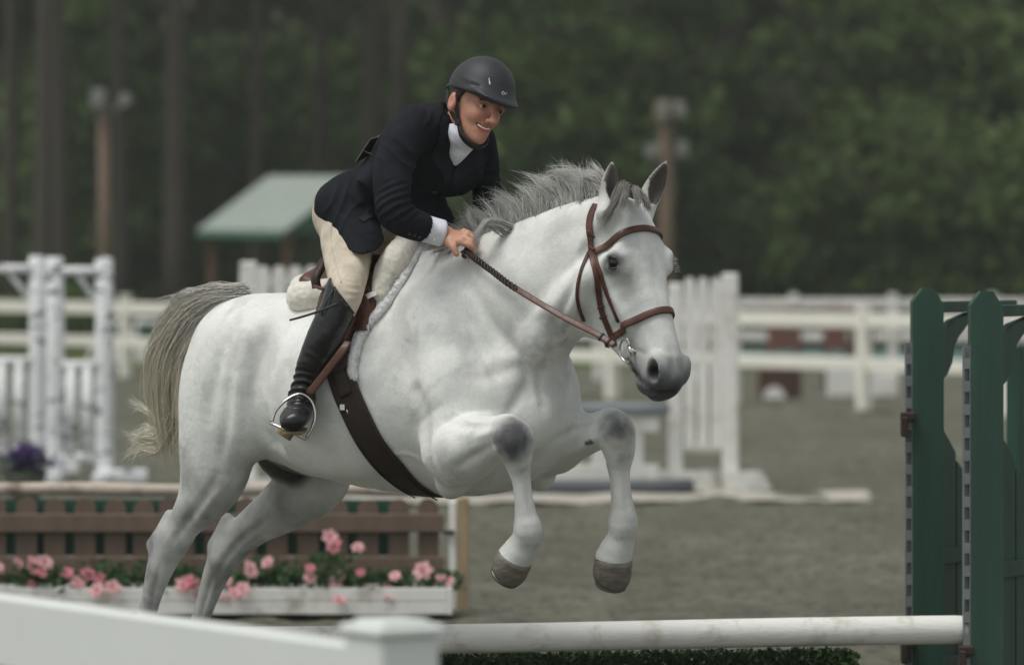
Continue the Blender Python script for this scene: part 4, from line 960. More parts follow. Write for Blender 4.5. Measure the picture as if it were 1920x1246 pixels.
# hooves
M_hoof = NT('hoof horn'); hc = M_hoof.ramp(M_hoof.noise(26, 5, .6, (1, 1, 3)), [(.3, srgb(84, 80, 72)), (.7, srgb(128, 122, 110))])
M_hoof.set(Base_Color=hc, Roughness=.5, Normal=M_hoof.bump(M_hoof.noise(60, 4, .6, (.4, .4, 3)), .5, .004)); M_hoof = M_hoof.m
M_shoe = simple('worn steel shoe', srgb(120, 118, 112), .4, .2, 40, .2, metallic=.8)
def hoof(top, bot, fwd, r0, r1):
    top, bot, fwd = map(np.asarray, (top, bot, fwd)); ax = bot - top; L = np.linalg.norm(ax); a = ax / L
    f = fwd - a * fwd.dot(a); f /= np.linalg.norm(f); sd = np.cross(a, f); n = 28; V = []; Fq = []
    prof = [(-.12, .93, .0), (-.02, 1.03, 0), (.06, 1.05, .0), (.25, 1.04, .0), (.5, 1.06, .02), (.75, 1.04, .03), (.95, .97, .03), (1.07, .86, .02), (1.10, .74, 0), (1.06, .5, 0), (1.05, .05, 0)]
    for q, k, sh in prof:
        for j in range(n):
            t = 2 * math.pi * j / n; cx, sx = math.cos(t), math.sin(t)
            rad = r0 * k * (1 if cx > -.2 else 1 - .18 * (-cx - .2)); slope = (.30 if q > .05 else 0) * L * (1 - cx) * .5 * -q
            V.append(top + a * (L * q + slope) + f * (rad * cx * 1.05 + r0 * sh * .5) + sd * rad * sx)
    for i in range(len(prof) - 1):
        for j in range(n):
            k = (j + 1) % n; Fq.append([i * n + j, i * n + k, (i + 1) * n + k, (i + 1) * n + j])
    m = MB(); m.add(V, Fq); o = m.build('hoof', M_hoof, horse, True, auto=50)
    pts = []
    for t in np.linspace(-2.3, 2.3, 24):
        pts.append(top + a * L * (1.09 - .12 * (1 - math.cos(t))) + f * (r0 * .72 * math.cos(t)) + sd * r0 * .72 * math.sin(t))
    s = MB(); s.tube(pts, np.tile([.010, .005], (24, 1)), 6, True); s.build('horseshoe', M_shoe, o, True)
hoof(P(964, 1046, 13.40), P(947, 1079, 13.425), np.array([.5, -.7, .3]), .0545, 0)
hoof(P(1150, 1050, 13.67), P(1145, 1094, 13.69), np.array([.3, -.9, .1]), .0565, 0)
hoof(H(247, 1318, -.15), H(243, 1362, -.15), HF * 1.0, .052, 0)
hoof(H(336, 1318, .15), H(332, 1362, .15), HF * 1.0, .052, 0)

# ---------------- hair
def strands(name, L, rad, cols, mat, parent):
    """L: list of kx3 polylines (same k); tapered three-sided fibres; cols per strand root->tip (2 colours)"""
    A = np.asarray(L); n, k, _ = A.shape
    T = np.gradient(A, axis=1); T /= np.linalg.norm(T, axis=2)[..., None] + 1e-9
    ref = rng.normal(size=(n, 1, 3)); X = np.cross(T, ref); X /= np.linalg.norm(X, axis=2)[..., None] + 1e-9; Yv = np.cross(T, X)
    tt = np.linspace(0, 1, k); prof = (1 - tt ** 2.2 * .9)
    rd = np.asarray(rad).reshape(-1, 1) * prof[None]
    V = np.stack([A + rd[..., None] * (X * math.cos(q) + Yv * math.sin(q)) for q in (0, 2.094, 4.189)], 2)   # n,k,3,3
    idx = np.arange(n * k * 3).reshape(n, k, 3); Fq = []
    for c in range(3):
        d = (c + 1) % 3
        Fq.append(np.stack([idx[:, :-1, c], idx[:, :-1, d], idx[:, 1:, d], idx[:, 1:, c]], -1).reshape(-1, 4))
    o = obj_np(name, V.reshape(-1, 3), np.vstack(Fq), mat, parent)
    c0, c1 = np.asarray(cols[0]), np.asarray(cols[1])
    Cc = c0[:, None] * (1 - tt[None, :, None]) + c1[:, None] * tt[None, :, None]
    col_attr(o.data, np.repeat(Cc[:, :, None], 3, 2).reshape(-1, 3)); return o
def hair_mat(name):
    t = NT(name); a = t.n('ShaderNodeVertexColor', layer_name='Col')
    t.set(Base_Color=a.outputs[0], Roughness=.45); t.b.inputs['Specular IOR Level'].default_value = .35
    return t.m
M_hair = hair_mat('horse hair')
def lock(out, root, pts, n, spread0, spread1, frizz=.004, lenv=.25, k=10):
    """a lock follows the pixel/depth polyline pts; hairs start spread0 apart and gather to spread1"""
    Q = catmull(np.vstack([root, pts]), 6); s = np.linspace(0, 1, k)
    for _ in range(n):
        Lf = 1 - lenv * rng.random() ** 1.5
        x = s * Lf * (len(Q) - 1); i = np.minimum(x.astype(int), len(Q) - 2); f = (x - i)[:, None]; c = Q[i] * (1 - f) + Q[i + 1] * f
        o0 = rng.normal(size=3); o1 = rng.normal(size=3)
        w = np.sin(s * (2 + 2 * rng.random()) + rng.random() * 6)[:, None] * frizz * rng.normal(size=3) * s[:, None]
        out.append(c + o0 * spread0 * (1 - s)[:, None] + o1 * spread1 * s[:, None] + w)
def jit(n, a, b, v=.18):
    t = rng.random((n, 1)); return (np.array(a) * (1 - t) + np.array(b) * t) * (1 + v * rng.normal(size=(n, 1)))
# mane: roots along the crest
crest = catmull([P(846, 470, 13.84), P(890, 462, 13.79), P(935, 440, 13.71), P(985, 424, 13.64), P(1035, 404, 13.575), P(1085, 388, 13.52), P(1125, 372, 13.47), P(1150, 368, 13.45)], 30)
Ls = []
for i in range(230):
    f = .10 + .90 * rng.random(); r = crest[min(int(f * (len(crest) - 1)), len(crest) - 1)].copy()
    r += np.array([rng.normal() * .006, rng.normal() * .012, -.004 + rng.normal() * .006])
    ln = .058 + .028 * math.sin(math.pi * min(f * 1.1, 1)) + .05 * rng.random() ** 2.5; lean = .05 - .85 * rng.random()
    if f > .85: ln *= .9; lean -= .3
    dy = .02 + .05 * rng.random(); e = rng.normal() * .014; up = .75 + .5 * rng.random()
    p1 = r + np.array([lean * ln * .10, dy * .3, ln * .42]); p2 = r + np.array([lean * ln * .55 + e, dy, ln * .85]); p3 = r + np.array([lean * ln * 1.15 + e * 2, dy * 1.4, ln * up])
    lock(Ls, r, [p1, p2, p3], 26, .008, .0036, .012, .55)
for i in range(90):     # hair lying over to the far side
    f = .1 + .9 * rng.random(); r = crest[int(f * (len(crest) - 1))].copy() + np.array([0, .02, -.004])
    lock(Ls, r, [r + [-.02, .05, .03], r + [-.04, .09, -.02], r + [-.05, .12, -.10]], 12, .008, .006, .006, .3)
def lockpx(out, pts, n, a, b, **kw):
    Q = [P(*p) for p in pts]; lock(out, Q[0], Q[1:], n, a, b, **kw)
lockpx(Ls, [(945, 432, 13.62), (915, 418, 13.60), (893, 440, 13.60), (888, 474, 13.62)], 90, .010, .005, lenv=.25)
lockpx(Ls, [(960, 428, 13.62), (920, 414, 13.60), (900, 436, 13.59), (893, 470, 13.61)], 80, .008, .005, lenv=.3)
lockpx(Ls, [(905, 452, 13.75), (893, 432, 13.76), (880, 412, 13.77), (877, 392, 13.78)], 80, .008, .0015, lenv=.3)
lockpx(Ls, [(880, 455, 13.78), (868, 440, 13.79), (860, 425, 13.80)], 40, .006, .002, lenv=.4)
for (x, y) in ((800, 462), (820, 466), (840, 470), (855, 474)):
    lockpx(Ls, [(x + 20, y - 4, 13.80), (x, y + 2, 13.76), (x - 12, y + 10, 13.74)], 40, .008, .004, lenv=.4)
for a in ([(1150, 372, 13.46), (1132, 345, 13.47), (1122, 320, 13.48), (1108, 300, 13.5)], [(1150, 372, 13.46), (1140, 350, 13.47), (1126, 330, 13.47), (1114, 318, 13.48)], [(1130, 372, 13.47), (1105, 352, 13.5), (1085, 340, 13.51), (1070, 336, 13.52)], [(1085, 384, 13.5), (1075, 352, 13.52), (1070, 335, 13.53), (1064, 328, 13.54)]):
    lockpx(Ls, a, 36, .008, .0018, lenv=.45)
n = len(Ls); tl = rng.random(n)
strands('mane', Ls, .0006 + .0005 * rng.random(n), (jit(n, srgb(120, 118, 115), srgb(190, 190, 186)), jit(n, srgb(184, 183, 178), srgb(236, 236, 230))), M_hair, horse)
# forelock
Ls = []
for _ in range(16):
    j = rng.normal() * 5
    lockpx(Ls, [(1172 + j, 352, 13.42), (1168 + j, 345 + rng.random() * 8, 13.37), (1150 + j * .6, 385, 13.30), (1128 + rng.normal() * 5, 418 + rng.normal() * 6, 13.285)], 22, .006, .003, lenv=.3)
for _ in range(9):
    j = rng.normal() * 4
    lockpx(Ls, [(1182 + j, 356, 13.42), (1190 + j, 352, 13.37), (1196 + j, 368, 13.32), (1198 + j * 1.5, 388, 13.29)], 20, .005, .003, lenv=.3)
    lockpx(Ls, [(1180 + j, 354, 13.42), (1176 + j, 352, 13.36), (1172 + j, 372, 13.31), (1168 + j * 1.5, 394, 13.28)], 20, .005, .003, lenv=.3)
    lockpx(Ls, [(1188 + j, 360, 13.43), (1200 + j, 360, 13.38), (1212 + j, 378, 13.345), (1218 + j, 398, 13.33)], 20, .005, .003, lenv=.3)
n = len(Ls)
strands('forelock', Ls, .0008 + .0004 * rng.random(n), (jit(n, srgb(98, 94, 90), srgb(140, 137, 132)), jit(n, srgb(104, 100, 95), srgb(160, 156, 150))), M_hair, horse)
# tail
Ls = []; ends = []
def T(px, py, d=0): return H(px, py, d)
outer = np.array([(452, 548), (400, 546), (345, 566), (303, 612), (276, 672), (274, 735), (288, 800), (302, 858)], float)
inner = np.array([(448, 566), (415, 585), (382, 622), (358, 668), (345, 715), (340, 765), (338, 812), (322, 862)], float)
for i in range(430):
    v = rng.random() ** .9; d = (rng.random() - .5) * .17 + .03; L = 4 + int(rng.random() * 4.99)
    path = outer * (1 - v) + inner * v; path = path[:L] + rng.normal(size=(L, 2)) * [4.5, 4.5]
    if L == 8: path[-1] += [rng.normal() * 8, rng.normal() * 12]
    lock(Ls, T(*path[0], d * .25), [T(x, y, d * min(1, .3 + .2 * q)) for q, (x, y) in enumerate(path[1:])], 17, .010, .008, .005, .45, 14); ends += [1 if L > 5 else 4] * 17
for i in range(110):     # pale loose hair over the dock
    x = 366 + 80 * rng.random(); r = T(x + 30, 560 + rng.normal() * 7, 0)
    lock(Ls, r, [T(x - 12, 550 + rng.normal() * 6, .01), T(x - 40, 564 + rng.normal() * 8, .02), T(x - 70 - 15 * rng.random(), 592 + rng.normal() * 16, .02)], 7, .009, .004, .006, .5, 14); ends += [2] * 7
for i in range(14):
    r = T(392 + 14 * rng.random(), 558, 0); lock(Ls, r, [T(360, 548 + rng.normal() * 4, 0), T(334, 556 + rng.normal() * 4, .01), T(318 + 8 * rng.random(), 560 + rng.normal() * 6, .02)], 5, .004, .002, .004, .5, 14); ends += [2] * 5
for i in range(58):     # pale wisps thrown out at the tip
    y = 806 + 46 * rng.random(); r = T(312 + 16 * rng.random(), y - 44, (rng.random() - .5) * .08)
    ex = 222 + 44 * rng.random() ** 1.3; ey = 806 + 62 * rng.random()
    lock(Ls, r, [T(298, y - 4, 0), T(268, y - 14 + 20 * rng.random(), .02), T(ex, ey, .03)], 6, .006, .004, .004, .5, 14); ends += [3] * 6
for i in range(14):
    r = T(296 + 10 * rng.random(), 806, 0)
    lock(Ls, r, [T(288, 780 + rng.normal() * 4, 0), T(266, 764 + rng.normal() * 5, .02), T(232 + 16 * rng.random(), 752 + rng.normal() * 9, .03)], 4, .003, .002, .004, .5, 14); ends += [3] * 4
n = len(Ls); ends = np.array(ends)[:, None]
c0 = np.where(ends == 4, jit(n, srgb(168, 166, 160), srgb(214, 212, 204), .12), np.where(ends == 2, jit(n, srgb(190, 188, 178), srgb(222, 220, 210)), np.where(ends == 3, jit(n, srgb(176, 168, 144), srgb(205, 200, 180)), jit(n, srgb(150, 150, 146), srgb(216, 215, 209), .15))))
c1 = np.where(ends == 4, jit(n, srgb(132, 131, 127), srgb(186, 184, 178), .12), np.where(ends == 2, jit(n, srgb(150, 148, 142), srgb(205, 203, 195)), np.where(ends == 3, jit(n, srgb(222, 217, 196), srgb(240, 237, 222)), jit(n, srgb(176, 166, 140), srgb(218, 209, 186), .15))))
strands('tail', Ls, .0007 + .0007 * rng.random(n), (c0, c1), M_hair, horse)
# lashes of the far eye
Ls = []
for i in range(9): lock(Ls, HD(.135 + .006 * i, -.035, .118), [HD(.135 + .006 * i, -.028, .13), HD(.137 + .006 * i, -.03, .138 + .006 * rng.random())], 2, .001, .001, .001, .3, 5)
n = len(Ls); strands('eyelashes', Ls, np.full(n, .0007), (jit(n, srgb(210, 210, 205), srgb(230, 230, 225)),) * 2, M_hair, horse)
# ================================================================ tack
from mathutils.bvhtree import BVHTree
from mathutils.geometry import delaunay_2d_cdt
def bvh_of(V, Q): return BVHTree.FromPolygons(np.asarray(V).tolist(), np.asarray(Q).tolist())
HBV = bvh_of(HV, HQ)
EYE = Vector((0, 0, CAM_H))
def hit(bv, px, py):
    d = Vector(P(px, py, 14.0)) - EYE; d.normalize(); l, n, i, t = bv.ray_cast(EYE, d)
    return (None, None) if l is None else (np.array(l), np.array(n))
def on(bv, pts, off, m=8):
    """a line of photo pixels laid on a surface -> points, normals"""
    Q = catmull(pts, m); A, N = [], []
    for x, y in Q:
        l, n = hit(bv, x, y)
        if l is None: continue
        A.append(l + n * off); N.append(n)
    A, N = np.array(A), np.array(N)
    for _ in range(2):
        A[1:-1] = .25 * A[:-2] + .5 * A[1:-1] + .25 * A[2:]; N[1:-1] = .25 * N[:-2] + .5 * N[1:-1] + .25 * N[2:]
    return A, N / np.linalg.norm(N, axis=1)[:, None]
def band(mb, A, N, w, t=.004, n=12):
    w = np.full(len(A), w) if np.ndim(w) == 0 else np.interp(np.linspace(0, 1, len(A)), np.linspace(0, 1, len(w)), w)
    return mb.tube(A, np.c_[w / 2, np.full(len(A), t / 2)], n, True, .45, N)
def ringband(c, e1, e2, a0, a1, off, n=48, R0=.5, bv=None):
    A, N = [], []
    for t in np.linspace(a0, a1, n):
        d = e1 * math.cos(t) + e2 * math.sin(t); d = d / np.linalg.norm(d)
        l, nn, i, q = (bv or HBV).ray_cast(Vector(c + d * R0), Vector(-d))
        if l is None: continue
        A.append(np.array(l) + d * off); N.append(d)
    A, N = np.array(A), np.array(N)
    for _ in range(3): A[1:-1] = .25 * A[:-2] + .5 * A[1:-1] + .25 * A[2:]
    return A, N
def drape(bv, outline, off, thick, step=6, m=4, puff=0.0):
    """sheet cut to a photo outline, laid on a surface with real thickness"""
    O = catmull(list(outline) + [outline[0]], m)[:-1]
    from math import floor
    pts = [Vector(o) for o in O]; lo, hi = O.min(0), O.max(0); n = len(O)
    for x in np.arange(lo[0], hi[0], step):
        for y in np.arange(lo[1], hi[1], step): pts.append(Vector((x + rng.random(), y + rng.random())))
    v, e, f, *_ = delaunay_2d_cdt(pts, [], [list(range(n))], 1, 1e-4)
    A, N = [], []
    for p in v:
        l, nn = hit(bv, p.x, p.y)
        if l is None:
            q = bv.find_nearest(Vector(P(p.x, p.y, 13.7))); l, nn = np.array(q[0]), np.array(q[1])
        A.append(l); N.append(nn)
    A, N = np.array(A), np.array(N)
    T3 = np.array([list(x) for x in f if len(x) == 3]); used = np.unique(T3); mp = np.full(len(A), -1); mp[used] = np.arange(len(used)); A, N, T3 = A[used], N[used], mp[T3]
    ed = {}
    for t in T3.tolist():
        for a, b in ((t[0], t[1]), (t[1], t[2]), (t[2], t[0])): ed[(a, b)] = 1
    bd = [k for k in ed if (k[1], k[0]) not in ed]
    rim = np.zeros(len(A), bool)
    for a, b in bd: rim[a] = rim[b] = True
    k = len(A); inner = A + N * off; up = np.where(rim, .55, 1.0)[:, None]
    outer = A + N * (off + thick * up); nrm = np.cross(A[T3[:, 1]] - A[T3[:, 0]], A[T3[:, 2]] - A[T3[:, 0]])
    flip = (nrm * N[T3[:, 0]]).sum(1) < 0; T3[flip] = T3[flip][:, ::-1]
    Fq = np.vstack([np.c_[T3 + k, T3[:, :1] + k], np.c_[T3[:, ::-1], T3[:, 2:3]], np.array([[a, b, b + k, a + k] for a, b in bd])])
    return np.vstack([inner, outer]), Fq
def drape_obj(name, bv, outline, off, thick, mat, parent, step=6, smooth=True):
    V, Fq = drape(bv, outline, off, thick, step); mb = MB(); mb.add(V, Fq); return mb.build(name, mat, parent, smooth)
def mirror_pts(A):
    """to the horse's other side"""
    A = np.asarray(A); r = A - HO; l = r @ HL; return A - np.outer(2 * l, HL)
def mirror_obj(o, name, parent):
    me = o.data.copy(); n = len(me.vertices); co = np.empty(n * 3, np.float32); me.vertices.foreach_get('co', co)
    W_ = co.reshape(-1, 3) + wloc(o); W_ = mirror_pts(W_) - wloc(parent); me.vertices.foreach_set('co', W_.astype(np.float32).ravel()); me.flip_normals(); me.update()
    c = bpy.data.objects.new(name, me); COL.objects.link(c); c.parent = parent; return c

def leather(name, c, rough=.42, spec=.5):
    t = NT(name); c = np.array(c)
    col = t.ramp(t.noise(35, 5, .65), [(.25, tuple(c * .6)), (.55, tuple(c)), (.8, tuple(c * 1.5))])
    t.set(Base_Color=col, Roughness=t.ramp(t.noise(18, 4), [(.3, (rough - .1,) * 3), (.7, (rough + .15,) * 3)]), Normal=t.bump(t.noise(350, 3, .6), .25, .001))
    t.b.inputs['Specular IOR Level'].default_value = spec; return t.m
M_brown = leather('brown bridle leather', srgb(84, 50, 38))
M_dkbrown = leather('dark girth leather', srgb(52, 41, 36), .55, .35)
M_steel = simple('polished steel', srgb(205, 203, 198), .18, .08, 30, .04, metallic=1.0)
def fleece_mat(name, c):
    t = NT(name); c = np.array(c)
    col = t.ramp(t.noise(70, 4, .6), [(.3, tuple(c * .82)), (.7, tuple(np.minimum(c * 1.06, .9)))])
    b = t.bump(t.noise(230, 3, .7), .45, .003); t.set(Base_Color=col, Roughness=.95, Normal=t.bump(t.noise(60, 3, .6), .25, .008, b)); t.b.inputs['Sheen Weight'].default_value = .4
    t.b.inputs['Specular IOR Level'].default_value = .1; return t.m
M_fleece = fleece_mat('white fleece', srgb(242, 242, 242)); M_cream = fleece_mat('cream sheepskin', srgb(226, 222, 210))
M_black = simple('black strap', srgb(24, 24, 25), .5, .2, 40, .2, 200, .001)

# ---- bridle
bridle = thing('bridle', 'brown leather bridle with braided reins and steel bit on the horse head', 'bridle', HD(.2, -.1, 0))
def strap(name, px, w, mat=M_brown, off=.005, t=.005, parent=None, bv=None, mirror=False):
    A, N = on(bv or HBV, px, off); m = MB(); band(m, A, N, w, t); o = m.build(name, mat, parent, True)
    if mirror:     # the same strap on the far cheek
        r = A - HP0; A2 = A - np.outer(2 * (r @ WV), WV); N2 = N - np.outer(2 * (N @ WV), WV); m = MB(); band(m, A2, N2, w, t); m.build(name, mat, parent, True)
    return o
A, N = ringband(HD(.09, -.10, 0), VV * .97 - UV * .22, WV, -1.56, 1.56, .006, R0=.135); m = MB(); band(m, A, N, .021, .009); m.build('browband', M_brown, bridle, True)
A, N = ringband(HD(.335, -.10, 0), VV * .99 + UV * -.07, WV, -math.pi, math.pi, .006, 64, R0=.14); m = MB(); band(m, A, N, .022, .010); m.build('noseband', M_brown, bridle, True)
strap('crownpiece', [(1107, 442), (1106, 420), (1110, 400), (1118, 384)], .022, parent=bridle, mirror=True)
cheek = strap('cheekpiece', [(1106, 436), (1112, 489), (1121, 541), (1130, 585), (1143, 619), (1155, 648)], .018, parent=bridle, mirror=True)
strap('noseband_hanger', [(1112, 466), (1124, 508), (1140, 553), (1160, 602)], .013, parent=bridle, off=.004, mirror=True)
strap('throatlatch', [(1107, 470), (1092, 506), (1083, 548), (1086, 578), (1095, 600)], .011, parent=bridle, off=.005, mirror=True)
for p in ([(1104, 432), (1114, 446)], [(1106, 462), (1116, 470)], [(1122, 576), (1135, 572)], [(1127, 596), (1139, 590)]):
    A, N = on(HBV, p, .0085, 4); m = MB(); band(m, A, N, .008, .005); m.build('keeper', M_brown, bridle, True)
bit = np.array(hit(HBV, 1176, 655)[0])
for w, sg in ((-1, -1), (1, 1)):
    c = HD(.405, -.128, .066 * w); pts = []
    for t in np.linspace(0, 2 * math.pi, 33):
        x, y = math.cos(t), math.sin(t)
        pts.append(c + (UV * .96 - VV * .25) * .036 * y + (-VV * .9 - UV * .3) * (.036 * x if x > 0 else .014 * x))
    m = MB(); m.tube(pts, .0036, 8, False); d = m.build('bit_ring', M_steel, bridle, True)
    b = MB(); q = c + (VV * .9 + UV * .3) * .014; b.tube([q - UV * .016, q + UV * .018], .0062, 10); b.build('ring_barrel', M_steel, d, True)
m = MB(); m.tube([HD(.41, -.115, -.066), HD(.425, -.12, 0), HD(.41, -.115, .066)], .008, 8); m.build('mouthpiece', M_steel, bridle, True)
rp = [(872, 467, 13.612), (892, 485, 13.585), (924, 509, 13.54), (957, 534, 13.49), (1005, 564, 13.43), (1053, 592, 13.365), (1085, 609, 13.32), (1117, 625, 13.275), (1153, 647, 13.235)]
RP = catmull([P(*p) for p in rp], 10)
k = 34
m = MB(); m.tube(RP[k - 2:], np.tile([.010, .0035], (len(RP) - k + 2, 1)), 10, True, .5, np.array([.1, -1, .3])); rein = m.build('rein', M_brown, bridle, True)
for ph in range(3):      # braided grip
    Q = catmull(RP[:k:3], 12); t = np.linspace(0, 1, len(Q)) * 2 * math.pi * 6.5 + ph * 2.094
    Tg = np.gradient(Q, axis=0); Tg /= np.linalg.norm(Tg, axis=1)[:, None]; a = np.cross(Tg, [.1, -1, .3]); a /= np.linalg.norm(a, axis=1)[:, None]; b = np.cross(Tg, a)
    m = MB(); m.tube(Q + a * (np.cos(t) * .0065)[:, None] + b * (np.sin(t) * .0035)[:, None], .0045, 6); m.build('plait', M_dkbrown, rein, True)
for x in (1128, 1142):
    i = int(np.argmin(np.abs((RP[:, 0] / RP[:, 1] * F_PX + 960) - x))); m = MB(); m.tube([RP[i - 1] * .4 + RP[i] * .6, RP[i] * .6 + RP[i + 1] * .4], np.tile([.013, .006], (2, 1)), 10, True, .5, np.array([.1, -1, .3])); m.build('keeper', M_dkbrown, rein, True)
far = catmull([P(893, 436, 13.93), P(960, 480, 13.90), H(1040, 540, .16), HD(.40, -.13, .075)], 10)
m = MB(); m.tube(far, np.tile([.010, .0035], (len(far), 1)), 8, True, .5, np.array([.1, -1, .3])); m.build('rein', M_brown, bridle, True)
loop = catmull([P(872, 467, 13.612), P(868, 474, 13.66), P(872, 480, 13.70), P(884, 470, 13.80), P(893, 436, 13.93)], 6)
m = MB(); m.tube(loop, np.tile([.009, .0035], (len(loop), 1)), 8, True, .5, np.array([.1, -1, .3])); m.build('rein_loop', M_brown, bridle, True)

# ---- saddle pads
def fuzz(V, Q, N, name, mat, parent, n, ln, col):
    c = rng.integers(0, len(Q), n); w = rng.dirichlet([1, 1, 1, 1], n)
    Pq = (V[Q[c]] * w[..., None]).sum(1); Nq = N[Q[c]].mean(1) + .55 * rng.normal(size=(n, 3)); Nq /= np.linalg.norm(Nq, axis=1)[:, None]
    L = ln * (.5 + .7 * rng.random((n, 1))); b = rng.normal(size=(n, 3)) * .5
    A = np.stack([Pq - Nq * .001, Pq + Nq * L * .5, Pq + (Nq + b * .6) * L], 1)
    return strands(name, A, np.full(n, .0009), (jit(n, np.array(col) * .85, col, .08), jit(n, col, np.minimum(np.array(col) * 1.1, .9), .06)), mat, parent)
def fleece(name, lofts, mat, parent, col, nf=9000, h=.0055, amp=.0018):
    pts = np.vstack([np.array(a) for a, r, lat in lofts]); rm = max(np.max(r) for a, r, lat in lofts) + .03
    g = Sculpt(pts.min(0) - rm, pts.max(0) + rm, h)
    for a, r, lat in lofts: g.loft(a, r, .03, lat, 4)
    V, Q = g.mesh(2); N = vnormals(V, Q); V = V + N * (amp * fbm(V * 55, 2, 3) + amp * .5 * vnoise(V * 140, 4))[:, None]; N = vnormals(V, Q)
    o = obj_np(name, V, Q, mat, parent); 
    if mat is M_fleece: fuzz(V, Q, N, 'wool', M_hair, o, nf // 3, .005, col)
    return o
pad = thing('saddle_pad', 'white fleece saddle pad with cream sheepskin front and rear rolls under the saddle', 'saddle pad', S(-.5, 0, 1.52))
A, N = on(HBV, [(790, 466), (774, 500), (752, 540), (722, 580), (692, 612), (672, 650), (663, 690), (667, 708)], .010)
fl = lambda A: [(A, np.interp(np.linspace(0, 1, len(A)), [0, .5, .8, 1], [.012, .012, .015, .012]), None)]
i = np.linspace(0, len(A) - 1, 12).astype(int)
fleece('fleece_edge', fl(A[i]), M_fleece, pad, srgb(240, 240, 240), 16000, .0045, .0022)
fleece('fleece_edge', fl(mirror_pts(A[i])), M_fleece, pad, srgb(236, 237, 238), 1500)
pn = [(752, 498), (742, 525), (735, 565), (700, 600), (680, 640), (668, 690), (655, 706), (640, 690), (625, 620), (640, 560), (690, 515), (735, 490)]
po = drape_obj('panel', HBV, pn, .004, .010, M_fleece, pad); mirror_obj(po, 'panel', pad)
q0 = [hit(HBV, x, y) for x, y in ((790, 474), (762, 500), (738, 530), (716, 560))]
fr = [q0[3][0] + q0[3][1] * .02, q0[2][0] + q0[2][1] * .035, P(743, 488, q0[1][0][1] - .02), P(764, 452, q0[0][0][1] + .03)]
fleece('sheepskin_front', [(fr, [.026, .042, .050, .034], None), ([P(758, 460, 13.93), P(775, 456, 13.98), P(800, 466, 13.94)], [.03, .028, .018], None)], M_cream, pad, srgb(228, 222, 206), 9000)
fleece('sheepskin_front', [(mirror_pts(fr), [.024, .038, .046, .030], None)], M_cream, pad, srgb(228, 222, 206), 1500)
qb = hit(HBV, 570, 572)[0]
rr = [P(560, 557, qb[1] - .01), P(580, 556, qb[1] - .03), P(605, 550, qb[1] - .04), P(630, 545, qb[1] - .05)]
rt = S(-.72, 0, 1.52)
fleece('sheepskin_rear', [(rr, [(.040, .034), (.048, .04), (.046, .04), (.04, .04)], None), ([rr[0], S(-.78, -.06, 1.515), S(-.78, .06, 1.515), mirror_pts([rr[0]])[0]], [(.04, .03)] * 4, None)], M_cream, pad, srgb(228, 223, 208), 7000)

# ---- saddle
saddle = thing('saddle', 'brown leather jumping saddle with steel stirrups and dark girth under the rider', 'saddle', S(-.52, 0, 1.53))
g = Sculpt((-.85, -.3, 1.38), (-.2, .3, 1.75), .007, HROT, HO)
g.loft([S(-.70, 0, 1.535), S(-.62, 0, 1.52), S(-.52, 0, 1.52), S(-.40, 0, 1.55), S(-.35, 0, 1.58)], [(.15, .035), (.15, .035), (.11, .035), (.09, .04), (.07, .03)], .03, HL, 3)
g.loft([S(-.71, -.12, 1.53), S(-.73, 0, 1.56), S(-.71, .12, 1.53)], [.022, .026, .022], .03, None, 4)
for l in (-1, 1): g.loft([S(-.45, .1 * l, 1.53), S(-.47, .22 * l, 1.44), S(-.44, .28 * l, 1.36)], [(.03, .09), (.02, .12), (.015, .1)], .03, HL, 3)
V, Q = g.mesh(2); seat = obj_np('seat', V, Q, M_brown, saddle)
c0 = MB(); c0.tube(catmull([P(594, 540, 13.90), P(592, 522, 13.90), P(600, 505, 13.92), P(606, 490, 13.95)], 5), np.tile([.022, .014], (16, 1)), 10); c0.build('cantle', M_dkbrown, seat, True)
c0 = MB(); c0.tube(catmull([P(590, 536, 13.88), P(605, 541, 13.84), P(622, 538, 13.83)], 5), .006, 8); c0.build('cantle_binding', M_brown, seat, True)
fp = [(708, 526), (690, 538), (664, 580), (645, 620), (630, 665), (612, 690), (615, 702), (640, 700), (655, 690), (664, 640), (682, 600), (706, 560), (714, 540)]
fo = drape_obj('flap', HBV, fp, .016, .006, M_dkbrown, saddle, 5); mirror_obj(fo, 'flap', saddle)
A, N = on(HBV, [(706, 528), (690, 556), (672, 592), (660, 622), (653, 646)], .034); m = MB(); m.tube(A, np.c_[np.interp(np.linspace(0, 1, len(A)), [0, .15, .7, 1], [.012, .024, .022, .012]), np.full(len(A), .018)], 14, True, .8, N); kr = m.build('knee_roll', M_brown, fo, True)
m = MB(); m.tube(A + N * .017, .0018, 6); m.build('piping', M_dkbrown, kr, True)
A, N = on(HBV, [(690, 578), (704, 570), (716, 566)], .042); m = MB(); band(m, A, N, .024, .004); m.build('pad_strap', M_fleece, saddle, True)
# girth: near half laid on the barrel, then under it and up the far side
A, N = on(HBV, [(634, 672), (643, 712), (662, 760), (690, 818), (722, 862), (762, 902), (800, 926)], .008)
rA = A - HO; k = (rA @ HL) < -.03; A, N = A[k], N[k]
A2, N2 = mirror_pts(A)[::-1], (N - np.outer(2 * (N @ HL), HL))[::-1]
GA = np.vstack([A, A2]); GN = np.vstack([N, N2])
for _ in range(3): GA[1:-1] = .25 * GA[:-2] + .5 * GA[1:-1] + .25 * GA[2:]; GN[1:-1] = .25 * GN[:-2] + .5 * GN[1:-1] + .25 * GN[2:]
m = MB(); band(m, GA, GN, .092, .012, 16); gir = m.build('girth', M_dkbrown, saddle, True)
for q in (-1, 1):
    Tg = np.gradient(A, axis=0); Tg /= np.linalg.norm(Tg, axis=1)[:, None]; sd = np.cross(Tg, N); m = MB(); m.tube(A + sd * .038 * q + N * .007, .0022, 6); m.build('seam', M_dkbrown, gir, True)
